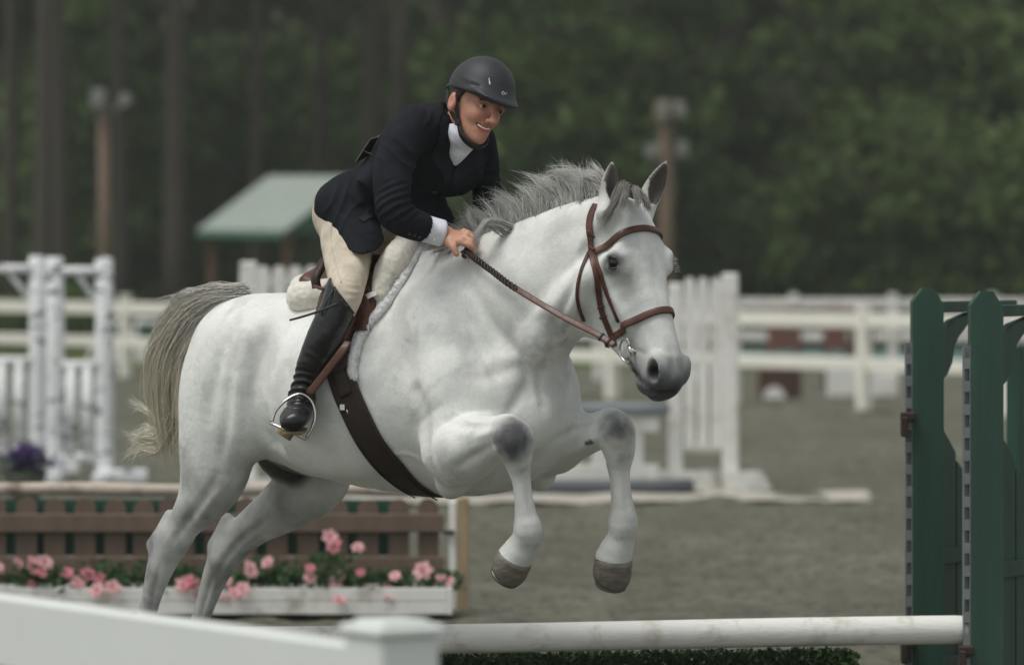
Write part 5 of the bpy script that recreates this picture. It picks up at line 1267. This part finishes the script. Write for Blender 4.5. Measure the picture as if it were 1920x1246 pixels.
i0 = max(2, int(len(A) * .02)); m = MB(); band(m, A[:int(len(A) * .30)] + N[:int(len(A) * .30)] * .008, N[:int(len(A) * .30)], .045, .006); m.build('billet', M_dkbrown, gir, True)
l, n = hit(HBV, 646, 762); m = MB(); m.box(l + n * .016, (.016, .004, .018), 0, .0015, np.array([np.cross([0, 0, 1], -n), -n, [0, 0, 1]]).T); m.build('label_tab', M_fleece, gir)
m = MB(); m.tube([P(650, 768, l[1] - .02), P(653, 776, l[1] - .02)], .003, 6); m.build('pull', M_steel, gir, True)
# stirrups
def stirrup_side(mir):
    f = (lambda A: mirror_pts(A)) if mir else (lambda A: np.asarray(A))
    A = f(catmull([P(652, 640, 13.66), P(645, 652, 13.645), P(632, 670, 13.645), P(606, 704, 13.66), P(579, 738, 13.675)], 6)); m = MB()
    m.tube(A, np.tile([.0125, .003], (len(A), 1)), 10, True, .5, HF * .25 - HL * (-1 if mir else 1)); m.build('stirrup_leather', M_brown, saddle, True)
    arch = f(catmull([P(509, 791, 13.66), P(518, 768, 13.665), P(540, 747, 13.67), P(564, 738, 13.675), P(583, 750, 13.675), P(591, 775, 13.67), P(586, 800, 13.665), P(574, 821, 13.66)], 6)); m = MB()
    m.tube(arch, np.c_[np.full(len(arch), .0065), np.full(len(arch), .0045)], 10, True, .8); ir = m.build('stirrup_iron', M_steel, saddle, True)
    m = MB(); m.tube(f([P(507, 792, 13.66), P(540, 807, 13.66), P(575, 823, 13.66)]), np.tile([.022, .005], (3, 1)), 12, True, .5, np.array([0, 0, 1.])); m.build('tread', M_steel, ir, True)
stirrup_side(False); stirrup_side(True)
crop = MB(); crop.tube(catmull([P(543, 600, 13.60), P(565, 594, 13.61), P(596, 584, 13.62), P(640, 566, 13.64)], 4), np.linspace(.0032, .0042, 13), 8)
co = crop.build('riding_crop', M_black, None, True, base=P(596, 584, 13.62)); tag(co, 'thin black riding crop poking out behind the rider boot', 'crop')
# ================================================================ the rider
rF = np.array([.55, -.80, -.12]); rF /= np.linalg.norm(rF)
rU = np.array([.31, .0, .95]); rU -= rF * rU.dot(rF); rU /= np.linalg.norm(rU); rL = np.cross(rU, rF)
RC = P(893, 199, 13.72)
def RD(f, l, u): return RC + rF * f + rL * l + rU * u
RAX = [rF, rL, rU]
person = thing('person', 'rider in black jacket, cream breeches, tall boots and black helmet leaning forward on the horse', 'person', S(-.53, 0, 1.55))
shl = P(915, 262, 13.95) - P(765, 236, 13.70); shl /= np.linalg.norm(shl)
NEAR_HAND = {
 'index': [(860, 453, 13.605), (880, 460, 13.597), (887, 470, 13.61), (880, 479, 13.63)],
 'middle': [(868, 446, 13.622), (887, 454, 13.61), (891, 466, 13.627), (884, 473, 13.645)],
 'ring': [(872, 439, 13.645), (888, 447, 13.635), (892, 458, 13.65), (885, 466, 13.667)],
 'little': [(870, 434, 13.668), (884, 441, 13.665), (888, 451, 13.677), (882, 458, 13.69)],
 'thumb': [(842, 452, 13.63), (850, 463, 13.605), (856, 476, 13.60)]}
def build_person():
    g = Sculpt((-.62, 13.48, 1.52), (.06, 14.14, 2.12), .003)
    # trunk and limbs inside the clothes
    g.loft([P(672, 392, 14.05), P(722, 348, 14.0), P(785, 285, 13.9), P(830, 238, 13.835)], [(.10, .07), (.10, .08), (.10, .08), (.09, .04)], .04, shl, 3)
    g.loft([P(842, 242, 13.83), P(862, 226, 13.80), RD(-.022, .004, -.06), RD(-.012, 0, -.0)], [.045, .040, .043, .052], .025, None, 3)
    g.loft([P(778, 246, 13.73), P(740, 312, 13.63), P(738, 390, 13.575), P(775, 420, 13.605), P(812, 433, 13.645), P(832, 438, 13.655)], [.05, .045, .04, .038, .030, .027], .02, None, 3)
    g.loft([P(890, 268, 13.93), P(905, 320, 13.975), P(911, 375, 13.97), P(904, 415, 13.95), P(898, 430, 13.94)], [.035, .034, .033, .030, .028], .02, None, 3)
    # near hand
    g.loft([P(826, 435, 13.66), P(842, 442, 13.652), P(858, 445, 13.645), P(869, 446, 13.64)], [(.026, .020), (.034, .019), (.038, .0165), (.037, .013)], .012, np.array([.02, .07, .03]), 3)
    for k, q in NEAR_HAND.items():
        r = {'index': [.011, .0098, .0092, .008], 'thumb': [.015, .0118, .0095]}.get(k, [.0108, .0095, .009, .0078])
        g.loft([P(*x) for x in q], r, .006, None, 4)
    g.ell(P(846, 453, 13.632), (.018, .016, .016), .014)
    for x, y, d in ((866, 449, 13.602), (874, 442, 13.622), (877, 436, 13.643)): g.ell(P(x, y, d), (.0085, .0085, .0085), .008)
    # far hand, closed on the other rein
    g.loft([P(898, 430, 13.94), P(896, 442, 13.93), P(896, 452, 13.92)], [(.028, .02), (.034, .018), (.034, .015)], .012, np.array([.02, .07, .03]), 3)
    for j in range(4): g.loft([P(894 + 4 * j, 452, 13.90 + .018 * j), P(888 + 4 * j, 460, 13.885 + .018 * j), P(884 + 4 * j, 454, 13.89 + .018 * j)], [.010, .0095, .008], .006, None, 3)
    g.loft([P(886, 440, 13.905), P(881, 450, 13.89), P(884, 458, 13.88)], [.013, .011, .009], .008, None, 3)
    # head
    g.ell(RD(-.005, 0, .035), (.095, .074, .098), .02, RAX)
    g.ell(RD(.026, 0, -.033), (.058, .046, .078), .028, RAX)
    g.ell(RD(.028, 0, -.070), (.048, .030, .038), .022, RAX)
    g.ell(RD(.060, 0, -.099), (.019, .016, .015), .018, RAX)
    for l in (-1, 1):
        g.ell(RD(.052, .032 * l, -.028), (.027, .019, .021), .022, RAX)
        g.loft([RD(-.004, .044 * l, -.030), RD(.020, .032 * l, -.060), RD(.052, .011 * l, -.094)], [.011, .010, .009], .025, None, 3)       # jaw
        g.loft([RD(.072, .05 * l, .012), RD(.084, .032 * l, .021), RD(.088, .010 * l, .017)], [.008, .0085, .008], .015, None, 3)   # brow
        g.ell(RD(.090, .0325 * l, .0005), (.014, .0165, .0095), .009, RAX, op=-1)
        g.loft([RD(.074, .0465 * l, -.001), RD(.084, .0325 * l, -.0085), RD(.082, .020 * l, -.005)], [.0028, .0036, .0028], .006, None, 3)    # lower lid
        g.loft([RD(.073, .048 * l, .000), RD(.0855, .033 * l, .0062), RD(.083, .019 * l, -.001)], [.0030, .0040, .0030], .005, None, 3)      # upper lid
        g.ell(RD(.098, .0115 * l, -.042), (.010, .0085, .0085), .008, RAX)
        g.loft([RD(.090, .018 * l, -.042), RD(.080, .031 * l, -.055), RD(.068, .036 * l, -.068)], [.003, .005, .003], .010, None, 3, op=-1)                          # smile fold
        # ear
        g.ell(RD(-.014, .078 * l, -.010), (.018, .013, .031), .010, RAX); g.ell(RD(-.006, .093 * l, -.008), (.010, .008, .018), .005, RAX, op=-1)
    g.loft([RD(.085, 0, .012), RD(.097, 0, -.010), RD(.108, 0, -.030), RD(.113, 0, -.039)], [.0075, .0072, .0092, .0105], .012, None, 4)
    # mouth: open smile
    for a, rr in (([(.063, -.028, -.052), (.0765, -.015, -.0580), (.0805, 0, -.0595), (.0765, .015, -.0580), (.063, .028, -.052)], .0034), ([(.062, -.027, -.055), (.071, -.016, -.0765), (.0745, 0, -.0815), (.071, .016, -.0765), (.062, .027, -.055)], .0044)):
        g.loft([RD(*x) for x in a], [rr * .6, rr, rr * 1.05, rr, rr * .6], .008, None, 4)
    g.loft([RD(.068, -.024, -.0555), RD(.082, -.012, -.0665), RD(.086, 0, -.0695), RD(.082, .012, -.0665), RD(.068, .024, -.0555)], [(.004, .006), (.0080, .010), (.0092, .012), (.0080, .010), (.004, .006)], .003, rU, 4, op=-1)
    return g.mesh(2)
PV, PQ = build_person(); PN = vnormals(PV, PQ)
q = PV - RC; pf, pl, pu = q @ rF, q @ rL, q @ rU
skin = np.array(srgb(190, 141, 119)); C = np.tile(skin, (len(PV), 1))
face = (pf > .02) & (np.abs(pl) < .08) & (pu > -.13) & (pu < .09)
def pm(f, l, u, r0, r1): return (1 - sstep(r0, r1, np.linalg.norm(PV - RD(f, l, u), axis=1)))
for l in (-1, 1):
    lay(pm(.08, .04 * l, -.036, .005, .035) * .35, srgb(214, 132, 112))
    lay(pm(-.012, .08 * l, -.004, .005, .035) * .45, srgb(205, 122, 104))
    lay(face * (1 - sstep(.003, .0065, np.abs(pu - (.021 - .18 * np.maximum(np.abs(pl) - .034, 0) + .05 * np.minimum(np.abs(pl) - .034, 0))))) * sstep(.012, .018, np.abs(pl)) * (1 - sstep(.044, .054, np.abs(pl))) * (pf > .05) * .75, srgb(74, 54, 42))
    lay(pm(.086, .033 * l, .006, .004, .016) * .35, srgb(150, 100, 80))
    lay(pm(.109, .011 * l, -.046, .001, .006) * .8, srgb(110, 60, 50))
lay(pm(.113, 0, -.038, .004, .018) * .3, srgb(220, 140, 120))
lipu = np.abs(np.linalg.norm(np.stack([(pl) / 1.0, (pu + .0745) * 1.55], 1), axis=1) - .0)
lips = face * (pf > .056) * (1 - sstep(.0255, .0290, np.linalg.norm(np.stack([pl, (pu + .0685 - .35 * pl ** 2 / .03) * 1.9], 1), axis=1)))
lay(lips * .8, srgb(196, 104, 92))
lay(((pu > .03) & (np.linalg.norm(q, axis=1) < .2) & (pf < .075)) * 1.0, srgb(48, 36, 30))
lay(((pu > .0) & (pf < .012) & (np.linalg.norm(q, axis=1) < .16) & (np.abs(pl) > .05) & (pu > .022)) * 1.0, srgb(52, 38, 30))
hd_ = np.linalg.norm(PV - P(866, 452, 13.63), axis=1) < .12
lay(face * .25 * sstep(-.1, .7, fbm(PV * 45, 2, 41)), srgb(186, 118, 100)); lay(face * .3 * sstep(.2, .8, vnoise(PV * 150, 43)), srgb(160, 108, 88))
lay(hd_ * .12, srgb(222, 180, 152)); lay(hd_ * .22 * sstep(-.2, .6, vnoise(PV * 70, 3)), srgb(196, 118, 96)); lay(hd_ * .12, srgb(220, 180, 150))
pbody = obj_np('body', PV, PQ, attr_mat('skin', .48, .12, 420, .0006, .4, .08, 60, sub=.08), person); col_attr(pbody.data, C)
M_white_eye = simple('eye white', srgb(190, 184, 178), .2, .03, 40, 0); M_iris = simple('brown iris', srgb(52, 36, 26), .1, .2, 90, 0); M_teeth = simple('teeth', srgb(246, 242, 234), .25, .04, 60, 0); M_mouth = simple('mouth inside', srgb(70, 24, 24), .5, .2, 60, 0)
M_brow = simple('dark brown hair', srgb(58, 42, 34), .6, .3, 80, .2)
for l in (-1, 1):
    A = catmull([RD(.082, .051 * l, .0115), RD(.0935, .036 * l, .0195), RD(.0965, .020 * l, .0175), RD(.0965, .013 * l, .0145)], 5); m = MB(); m.tube(A, np.c_[np.interp(np.linspace(0, 1, len(A)), [0, .5, 1], [.0008, .0026, .0024]), np.full(len(A), .0016)], 8, True, None, rF); m.build('eyebrow', M_brow, pbody, True)
    A = catmull([RD(.0775, .0460 * l, .0005), RD(.0875, .0335 * l, .0042), RD(.0855, .0205 * l, -.001)], 5); m = MB(); m.tube(A, .0016, 6); m.build('lashes', M_brow, pbody, True)
m = MB()
for l in (-1, 1): m.tube(catmull([RD(.03, .072 * l, .045), RD(.012, .0735 * l, .02), RD(.004, .071 * l, -.008)], 4), np.interp(np.linspace(0, 1, 9), [0, .5, 1], [.010, .007, .002]), 8)
m.build('hair', M_brow, pbody, True)
gaze = rF * .9 + np.array([.25, -.1, -.12]); gaze /= np.linalg.norm(gaze)
for l in (-1, 1):
    c = RD(.0755, .0325 * l, .0); m = MB(); ball(m, c, .0120); ey = m.build('eye', M_white_eye, pbody, True)
    m = MB(); m.tube([c + gaze * .0095, c + gaze * .0122, c + gaze * .01275], np.array([.0070, .0064, .0004]), 14); m.build('iris', M_iris, ey, True)
tp = np.array([RD(.0765 - 14.0 * x * x, x, -.0640 + 12 * x * x) for x in np.linspace(-.023, .023, 15)])
m = MB(); m.tube(tp, np.c_[np.full(15, .003), np.interp(np.linspace(-1, 1, 15), [-1, -.6, 0, .6, 1], [.0026, .0052, .0060, .0052, .0026])], 10, True, .6, tp - RD(-.1, 0, -.065)); m.build('teeth', M_teeth, pbody, True)
m = MB(); ball(m, RD(.048, 0, -.070), .020); m.build('mouth_inside', M_mouth, pbody, True)

# ---- jacket
def cloth_mat(name, c, rough=.75, sheen=.0, fold=.10):
    t = NT(name); c = np.array(c); wv = t.noise(900, 2, .5)
    col = t.ramp(t.noise(14, 4, .6), [(.3, tuple(c * .75)), (.7, tuple(c * 1.3))])
    b = t.bump(wv, .25, .0008); t.set(Base_Color=col, Roughness=rough, Normal=t.bump(t.noise(16, 4, .55, None, dist=.6), fold, .012, b)); t.b.inputs['Sheen Weight'].default_value = sheen; t.b.inputs['Specular IOR Level'].default_value = .1
    return t.m
M_jacket = cloth_mat('black wool', srgb(35, 36, 41), .9); M_lapel = cloth_mat('black lapel wool', srgb(40, 41, 46), .85)
M_shirt = cloth_mat('white cotton', srgb(232, 235, 243), .8, 0); M_breech = cloth_mat('cream breeches cotton', srgb(200, 190, 172), .85, 0, .05)
g = Sculpt((-.72, 13.40, 1.50), (.10, 14.35, 2.12), .005)
g.loft([P(668, 396, 14.06), P(685, 383, 14.03), P(730, 350, 13.99), P(782, 302, 13.92), P(822, 264, 13.865), P(842, 238, 13.83)], [(.15, .09), (.15, .098), (.14, .10), (.155, .112), (.150, .098), (.12, .06)], .04, shl, 4)
g.loft([P(780, 246, 13.74), P(840, 226, 13.82), P(895, 262, 13.93)], [.058, .053, .052], .05, None, 4)
g.loft([P(768, 278, 13.92), P(800, 252, 13.88), P(828, 238, 13.86)], [(.12, .05), (.13, .05), (.12, .045)], .05, shl, 3)        # upper back
g.loft([P(650, 385, 13.98), P(660, 415, 13.93), P(678, 455, 13.86), P(684, 500, 13.80)], [(.075, .08), (.08, .078), (.075, .068), (.065, .06)], .05, np.array([-.5, 1, .2]), 3)   # near skirt
g.loft([P(640, 385, 14.12), mirror_pts([P(652, 420, 13.92)])[0], mirror_pts([P(680, 470, 13.84)])[0]], [.085, .09, .08], .05, None, 3)
g.loft([P(740, 350, 13.93), P(785, 385, 13.92), P(815, 420, 13.93), P(822, 450, 13.93)], [(.15, .06), (.12, .05), (.09, .04), (.07, .03)], .05, shl, 3)     # front skirt hanging
g.loft([P(800, 310, 13.84), P(845, 330, 13.86), P(868, 322, 13.89)], [.07, .065, .06], .05, None, 3)
g.loft([P(775, 238, 13.725), P(758, 262, 13.685), P(738, 315, 13.63), P(735, 365, 13.59), P(742, 398, 13.575), P(768, 417, 13.598), P(797, 428, 13.63)], [.068, .068, .061, .057, .056, .049, .044], .025, None, 4)
g.loft([P(888, 258, 13.92), P(902, 285, 13.955), P(909, 330, 13.975), P(914, 372, 13.97), P(907, 410, 13.955)], [.054, .051, .046, .044, .04], .025, None, 4)
V_ = [P(848, 308, 13.70), P(859, 285, 13.70), P(873, 258, 13.69), P(880, 238, 13.70)]
g.loft(V_, [.003, .012, .024, .030], .012, None, 4, op=-1)
g.loft([P(872, 212, 13.74), P(856, 204, 13.80)], [.052, .046], .015, None, 3, op=-1)
JV, JQ = g.mesh(2); JN = vnormals(JV, JQ)
# folds
def ring_folds(V, c, ax, rad, wl, amp, seed):
    r = V - c; d = np.linalg.norm(r, axis=1); t = (r @ (ax / np.linalg.norm(ax))) / wl + .6 * vnoise(V * 14, seed)
    return amp * (1 - sstep(rad * .3, rad, d)) * (.5 - np.abs(np.sin(t * math.pi)) ** .6)
dsp = .0035 * fbm(JV * 10, 2, 21)
dsp += ring_folds(JV, P(745, 385, 13.53), np.array([.5, -.1, -.9]), .11, .024, .009, 2) + ring_folds(JV, P(760, 300, 13.62), np.array([-.6, .2, -.75]), .11, .034, .008, 6)
dsp += ring_folds(JV, P(700, 360, 13.88), np.array([.75, -.2, .55]), .16, .045, .009, 8) + ring_folds(JV, P(795, 235, 13.72), np.array([.7, .2, -.6]), .08, .03, .006, 11) + ring_folds(JV, P(918, 350, 13.93), np.array([0, 0, 1.]), .10, .028, .006, 14)
dsp += ring_folds(JV, P(640, 385, 13.86), np.array([.8, 0, -.5]), .12, .05, .010, 17)
JV = JV + JN * dsp[:, None]
# cut the hem, and open the skirt below
hA, hB, hC = P(603, 404, 14.06), P(697, 462, 13.80), P(832, 420, 13.94)
hn = np.cross(hB - hA, hC - hA); hn /= np.linalg.norm(hn); hn = -hn if hn[2] < 0 else hn
zz = (JV - hA) @ hn; arm = np.minimum(np.linalg.norm(JV - P(768, 417, 13.598), axis=1), np.linalg.norm(JV - P(797, 428, 13.63), axis=1)) < .075
arm |= (np.linalg.norm(JV - P(742, 398, 13.575), axis=1) < .08); arm |= (np.linalg.norm(JV - P(912, 395, 13.96), axis=1) < .10) & (JV[:, 0] > P(875, 400, 13.96)[0])
keep = (zz > -.002) | arm; JQ = JQ[keep[JQ].all(1)]
# sleeve ends cut square
cA, cB = P(768, 417, 13.598), P(797, 428, 13.63); ca = (cB - cA) / np.linalg.norm(cB - cA)
kill = (((JV - P(790, 426, 13.62)) @ ca) > .012) & (np.linalg.norm(JV - cB, axis=1) < .075) & (JV[:, 1] < 13.72)
JQ = JQ[~kill[JQ].any(1)]
used = np.unique(JQ); mp = np.full(len(JV), -1); mp[used] = np.arange(len(used)); JV, JQ = JV[used], mp[JQ]
jacket = obj_np('jacket', JV, JQ, M_jacket, person)
so = jacket.modifiers.new('thickness', 'SOLIDIFY'); so.thickness = .006; so.offset = -1
JB = bvh_of(JV, JQ)
lap = [(850, 208), (838, 232), (822, 256), (818, 268), (808, 292), (822, 318), (840, 346), (848, 318), (846, 290), (847, 262), (852, 236), (858, 218)]
lp = drape_obj('lapel', JB, lap, .002, .006, M_lapel, jacket, 5)
lap2 = [(906, 268), (918, 285), (905, 306), (880, 326), (850, 346), (850, 320), (872, 296), (892, 274)]
drape_obj('collar', JB, [(846, 200), (832, 208), (822, 228), (824, 252), (838, 236), (852, 214)], .003, .007, M_lapel, jacket, 5)
drape_obj('lapel', JB, lap2, .002, .006, M_lapel, jacket, 5)
A, N = on(JB, [(822, 258), (833, 262), (846, 268)], .009); m = MB(); m.tube(A, .0015, 5); m.build('lapel_notch', M_jacket, lp, True)
A, N = on(JB, [(843, 346), (830, 362), (822, 380), (818, 400)], .004); m = MB(); m.tube(A, np.tile([.003, .002], (len(A), 1)), 6, True, None, N); m.build('front_edge', M_lapel, jacket, True)
M_button = simple('black button', srgb(28, 28, 30), .3, .1, 60, 0)
for x, y in ((815, 360), (838, 338)):
    l, n = hit(JB, x, y); m = MB(); m.tube([l, l + n * .004, l + n * .005], np.array([.009, .009, .006]), 14); m.build('button', M_button, jacket, True)
for j in range(3):
    l, n = hit(JB, 768 + 9 * j, 437 + 3 * j)
    if l is not None: m = MB(); m.tube([l, l + n * .003, l + n * .004], np.array([.0055, .0055, .004]), 12); m.build('button', M_button, jacket, True)
A, N = on(JB, [(700, 390), (690, 405), (676, 414)], .002); m = MB(); band(m, A, N, .03, .004); m.build('pocket_flap', M_lapel, jacket, True)
# competitor's card on the back, seen almost edge on
M_card = simple('grey number card', srgb(112, 108, 100), .6, .08, 12, .05)
ca0, cb0 = P(671, 309, 13.90), P(708, 262, 13.84)
e1 = cb0 - ca0; nn = np.cross(e1, np.array([.25, 1, 0])); nn /= np.linalg.norm(nn); sd = np.cross(nn, e1 / np.linalg.norm(e1))
cx = [ca0 + nn * .012, ca0 + e1 * .86 + nn * .02, cb0 + nn * .012 + np.array([.006, 0, .0]), cb0 + sd * .14 + nn * .012, ca0 + sd * .14 + nn * .012]
m = MB(); m.poly(np.array(cx), nn, .004); card = m.build('number_card', M_card, person)
m = MB(); m.tube([ca0 + e1 * .45 + nn * .014 - sd * .002, ca0 + e1 * .5 + nn * .012 - np.array([-.03, .03, .02])], .002, 6); m.build('card_string', M_black, card, True)
# ---- shirt, cuff, stock
g = Sculpt((-.35, 13.5, 1.72), (.02, 13.98, 2.02), .004)
g.loft([P(852, 300, 13.80), P(860, 280, 13.775), P(872, 252, 13.765), P(876, 230, 13.775)], [(.012, .02), (.032, .035), (.048, .045), (.055, .05)], .02, shl, 4)
g.loft([P(868, 234, 13.79), RD(-.022, .004, -.085), RD(-.024, .003, -.058), RD(-.026, .002, -.044)], [.052, .055, .056, .056], .015, None, 4)
SV, SQ = g.mesh(2); SN = vnormals(SV, SQ); SV = SV + SN * (.0025 * fbm(SV * 22, 3, 3))[:, None]
shirt = obj_np('shirt', SV, SQ, M_shirt, person)
def sleeve_cuff(pts, r, parent):
    m = MB(); m.tube(catmull(pts, 5), np.interp(np.linspace(0, 1, 5 * (len(pts) - 1) + 1), np.linspace(0, 1, len(r)), r), 28, False); o = m.build('cuff', M_shirt, parent, True)
    s_ = o.modifiers.new('thickness', 'SOLIDIFY'); s_.thickness = .003; return o
cf = sleeve_cuff([P(780, 422, 13.612), P(806, 431, 13.64), P(829, 437, 13.655)], [.038, .039, .038], shirt)
m = MB(); l = P(814, 450, 13.61); m.tube([l, l + np.array([0, -.004, -.001])], .004, 10); m.build('cuff_button', M_teeth, cf, True)
sleeve_cuff([P(905, 412, 13.955), P(900, 424, 13.945), P(898, 432, 13.94)], [.034, .034, .033], shirt)
# ---- breeches
g = Sculpt((-.72, 13.50, 1.30), (-.15, 14.6, 1.85), .005)
g.loft([P(655, 405, 14.06), P(690, 385, 14.02)], [(.135, .095), (.12, .09)], .03, shl, 3)
for mir in (0, 1):
    f = (lambda A: mirror_pts(A)) if mir else (lambda A: A)
    g.loft(f([P(664, 415, 14.02), P(652, 445, 13.95), P(652, 492, 13.85), P(651, 530, 13.765), P(647, 556, 13.725), P(634, 590, 13.715)]), [.10, .086, .072, .058, .052, .046], .04, None, 4)
BV_, BQ_ = g.mesh(2); BN_ = vnormals(BV_, BQ_)
dsp = .0007 * fbm(BV_ * 14, 2, 31) + ring_folds(BV_, P(672, 548, 13.68), np.array([.2, 0, 1.]), .06, .02, .004, 3) + ring_folds(BV_, P(690, 460, 13.84), np.array([.8, 0, -.6]), .10, .03, .004, 5)
BV_ = BV_ + BN_ * dsp[:, None]; breeches = obj_np('breeches', BV_, BQ_, M_breech, person); BB = bvh_of(BV_, BQ_)
A, N = on(BB, [(622, 418), (620, 450), (628, 490), (640, 530)], .0006); m = MB(); m.tube(A, np.tile([.0022, .001], (len(A), 1)), 6, True, None, N); m.build('side_seam', M_breech, breeches, True)
# ---- boots
t = NT('black boot leather'); t.set(Base_Color=t.ramp(t.noise(12, 4), [(.3, srgb(16, 16, 17)), (.75, srgb(34, 34, 35))]), Roughness=t.ramp(t.noise(20, 4), [(.3, (.24,) * 3), (.7, (.42,) * 3)]), Normal=t.bump(t.noise(45, 4, .6), .25, .003)); M_boot = t.m
M_sole = simple('tan boot sole', srgb(128, 112, 84), .8, .25, 40, .3)
g = Sculpt((-.80, 13.45, .90), (-.38, 13.95, 1.62), .0042)
g.loft([P(646, 545, 13.725), P(634, 578, 13.715), P(613, 623, 13.712), P(589, 672, 13.72), P(570, 722, 13.738), P(566, 745, 13.748)], [.060, .055, .0555, .048, .037, .036], .02, None, 4)
g.loft([P(567, 745, 13.75), P(560, 768, 13.70), P(554, 781, 13.645), P(551, 789, 13.60)], [(.037, .036), (.043, .037), (.050, .036), (.042, .029)], .03, np.array([1, .1, .25]), 4)
g.ell(P(548, 790, 13.78), (.032, .035, .035), .03)
OV, OQ = g.mesh(2); ON = vnormals(OV, OQ)
OV = OV + ON * (ring_folds(OV, P(563, 735, 13.70), np.array([.1, .3, 1.]), .10, .022, .010, 4) + ring_folds(OV, P(558, 770, 13.64), np.array([0, .6, 1.]), .055, .012, .004, 9) + ring_folds(OV, P(578, 690, 13.68), np.array([.4, 0, 1.]), .08, .04, .002, 14) + .0012 * fbm(OV * 25, 2, 8))[:, None]
tA, tB = P(628, 537, 13.69), P(663, 586, 13.70); tn = np.cross(tB - tA, np.array([.1, 1, .0])); tn /= np.linalg.norm(tn); tn = tn if tn[2] > 0 else -tn
zz = (OV - tA) @ tn; OQ = OQ[(zz < 0)[OQ].all(1)]; used = np.unique(OQ); mp = np.full(len(OV), -1); mp[used] = np.arange(len(used)); OV, OQ = OV[used], mp[OQ]
boot = obj_np('boot', OV, OQ, M_boot, person); so = boot.modifiers.new('thickness', 'SOLIDIFY'); so.thickness = .004; so.offset = -1
b2 = mirror_obj(boot, 'boot', person)
A = catmull([P(627, 538, 13.685), P(640, 556, 13.66), P(652, 572, 13.665), P(664, 587, 13.69)], 5); m = MB(); m.tube(A, .003, 6); m.build('top_binding', M_boot, boot, True)
A = catmull([P(626, 540, 13.675), P(612, 566, 13.66), P(602, 590, 13.665)], 5); m = MB(); m.tube(A, .0025, 6); m.build('back_seam', M_boot, boot, True)
m = MB(); m.tube([P(540, 803, 13.80), P(531, 818, 13.80)], np.array([[.030, .026], [.030, .026]]), 14, True, .7); hl = m.build('heel', M_sole, boot)
m = MB(); m.tube(catmull([P(556, 803, 13.70), P(552, 810, 13.64), P(549, 812, 13.59)], 4), np.tile([.034, .005], (9, 1)), 12, True, .7, np.array([0, .2, 1.])); m.build('sole', M_sole, boot, True)
# ---- helmet
M_helmet = simple('matte black helmet', srgb(46, 48, 52), .55, .08, 20, .12, 400, .0006, spec=.4)
M_strap = simple('black harness webbing', srgb(16, 16, 17), .6, .2, 80, .3, 300, .001)
g = Sculpt(RC - .24, RC + .26, .0034)
g.ell(RD(.004, 0, .050), (.117, .096, .106), .01, RAX)
g.ell(RD(.085, 0, .036), (.072, .078, .016), .03, [rF * .97 - rU * .25, rL, rU * .97 + rF * .25])
g.loft([RD(-.10, 0, .03), RD(-.08, .06, .028), RD(-.08, -.06, .028)], [.010, .010, .010], .02, None, 3)
for l in (-1, 1):
    g.loft([RD(.055, .068 * l, .142), RD(.075, .078 * l, .112), RD(.082, .086 * l, .085)], [.002, .006, .004], .008, None, 4, op=-1)
    g.loft([RD(.02, .07 * l, .155), RD(.07, .055 * l, .14), RD(.105, .04 * l, .105), RD(.118, .035 * l, .07)], [.003, .004, .004, .003], .008, None, 4, op=-1)
    g.loft([RD(-.02, .102 * l, .07), RD(.04, .10 * l, .055), RD(.09, .075 * l, .05)], [.003, .004, .003], .01, None, 4, op=-1)
g.ell(RD(-.010, 0, .035), (.107, .084, .102), .006, RAX, op=-1)
g.ell(RD(-.012, 0, -.250), (.31, .31, .293), .008, RAX, op=-1)
KV, KQ = g.mesh(1); helmet = obj_np('helmet', KV, KQ, M_helmet, person); KB = bvh_of(KV, KQ)
M_silver = simple('silver emblem and glint', srgb(220, 220, 218), .3, .05, 60, 0, metallic=.6)
# the maker's small "ov" mark on the brow and a vent highlight, added as a pale sliver
def kpt(x, y, o=.002):
    l, n = hit(KB, x, y)
    return l + n * o
m = MB(); th = np.linspace(0, 2 * math.pi, 13); m.tube([kpt(942.6 + 2.3 * math.cos(a), 176.2 + 2.6 * math.sin(a)) for a in th], .0008, 6, False); m.tube([kpt(941.2, 172.2), kpt(943.4, 172.0), kpt(945.0, 174.5)], .0007, 6)
m.tube([kpt(945.4, 174.2), kpt(947.2, 178.6), kpt(949.6, 173.6)], .0008, 6); m.build('emblem', M_silver, helmet, True)
vt = [kpt(916.5, 146, .0005), kpt(918.2, 156, .0008), kpt(918.6, 160, .0005)]; m = MB(); m.tube(catmull(vt, 4), np.interp(np.linspace(0, 1, 9), [0, .7, 1], [.0006, .0030, .0012]), 8); m.build('vent_glint', M_silver, helmet, True)
for l in (-1, 1):
    a1_ = catmull([RD(.008, .088 * l, .045), RD(.004, .083 * l, .01), RD(.008, .070 * l, -.03), RD(.016, .056 * l, -.07)], 5); m = MB(); band(m, a1_, np.tile(rL * l, (len(a1_), 1)), .013, .003); st = m.build('harness_strap', M_strap, helmet, True)
    a2_ = catmull([RD(-.085, .06 * l, .03), RD(-.05, .075 * l, -.01), RD(-.015, .068 * l, -.045), RD(.016, .056 * l, -.07)], 5); m = MB(); band(m, a2_, np.tile(rL * l, (len(a2_), 1)), .013, .003); m.build('harness_strap', M_strap, helmet, True)
    m = MB(); m.box(RD(.015, .060 * l, -.066), (.02, .008, .022), 0, .003, np.array(RAX).T); m.build('buckle', M_strap, st)
cs = catmull([RD(.016, -.056, -.07), RD(.036, -.047, -.102), RD(.054, -.026, -.120), RD(.060, 0, -.126), RD(.054, .026, -.120), RD(.036, .047, -.102), RD(.016, .056, -.07)], 6); m = MB()
m.tube(cs, np.c_[np.interp(np.linspace(0, 1, len(cs)), [0, .25, .75, 1], [.006, .011, .011, .006]), np.full(len(cs), .004)], 10, True, .6, (cs - RD(.02, 0, -.06))); m.build('chin_strap', M_strap, helmet, True)
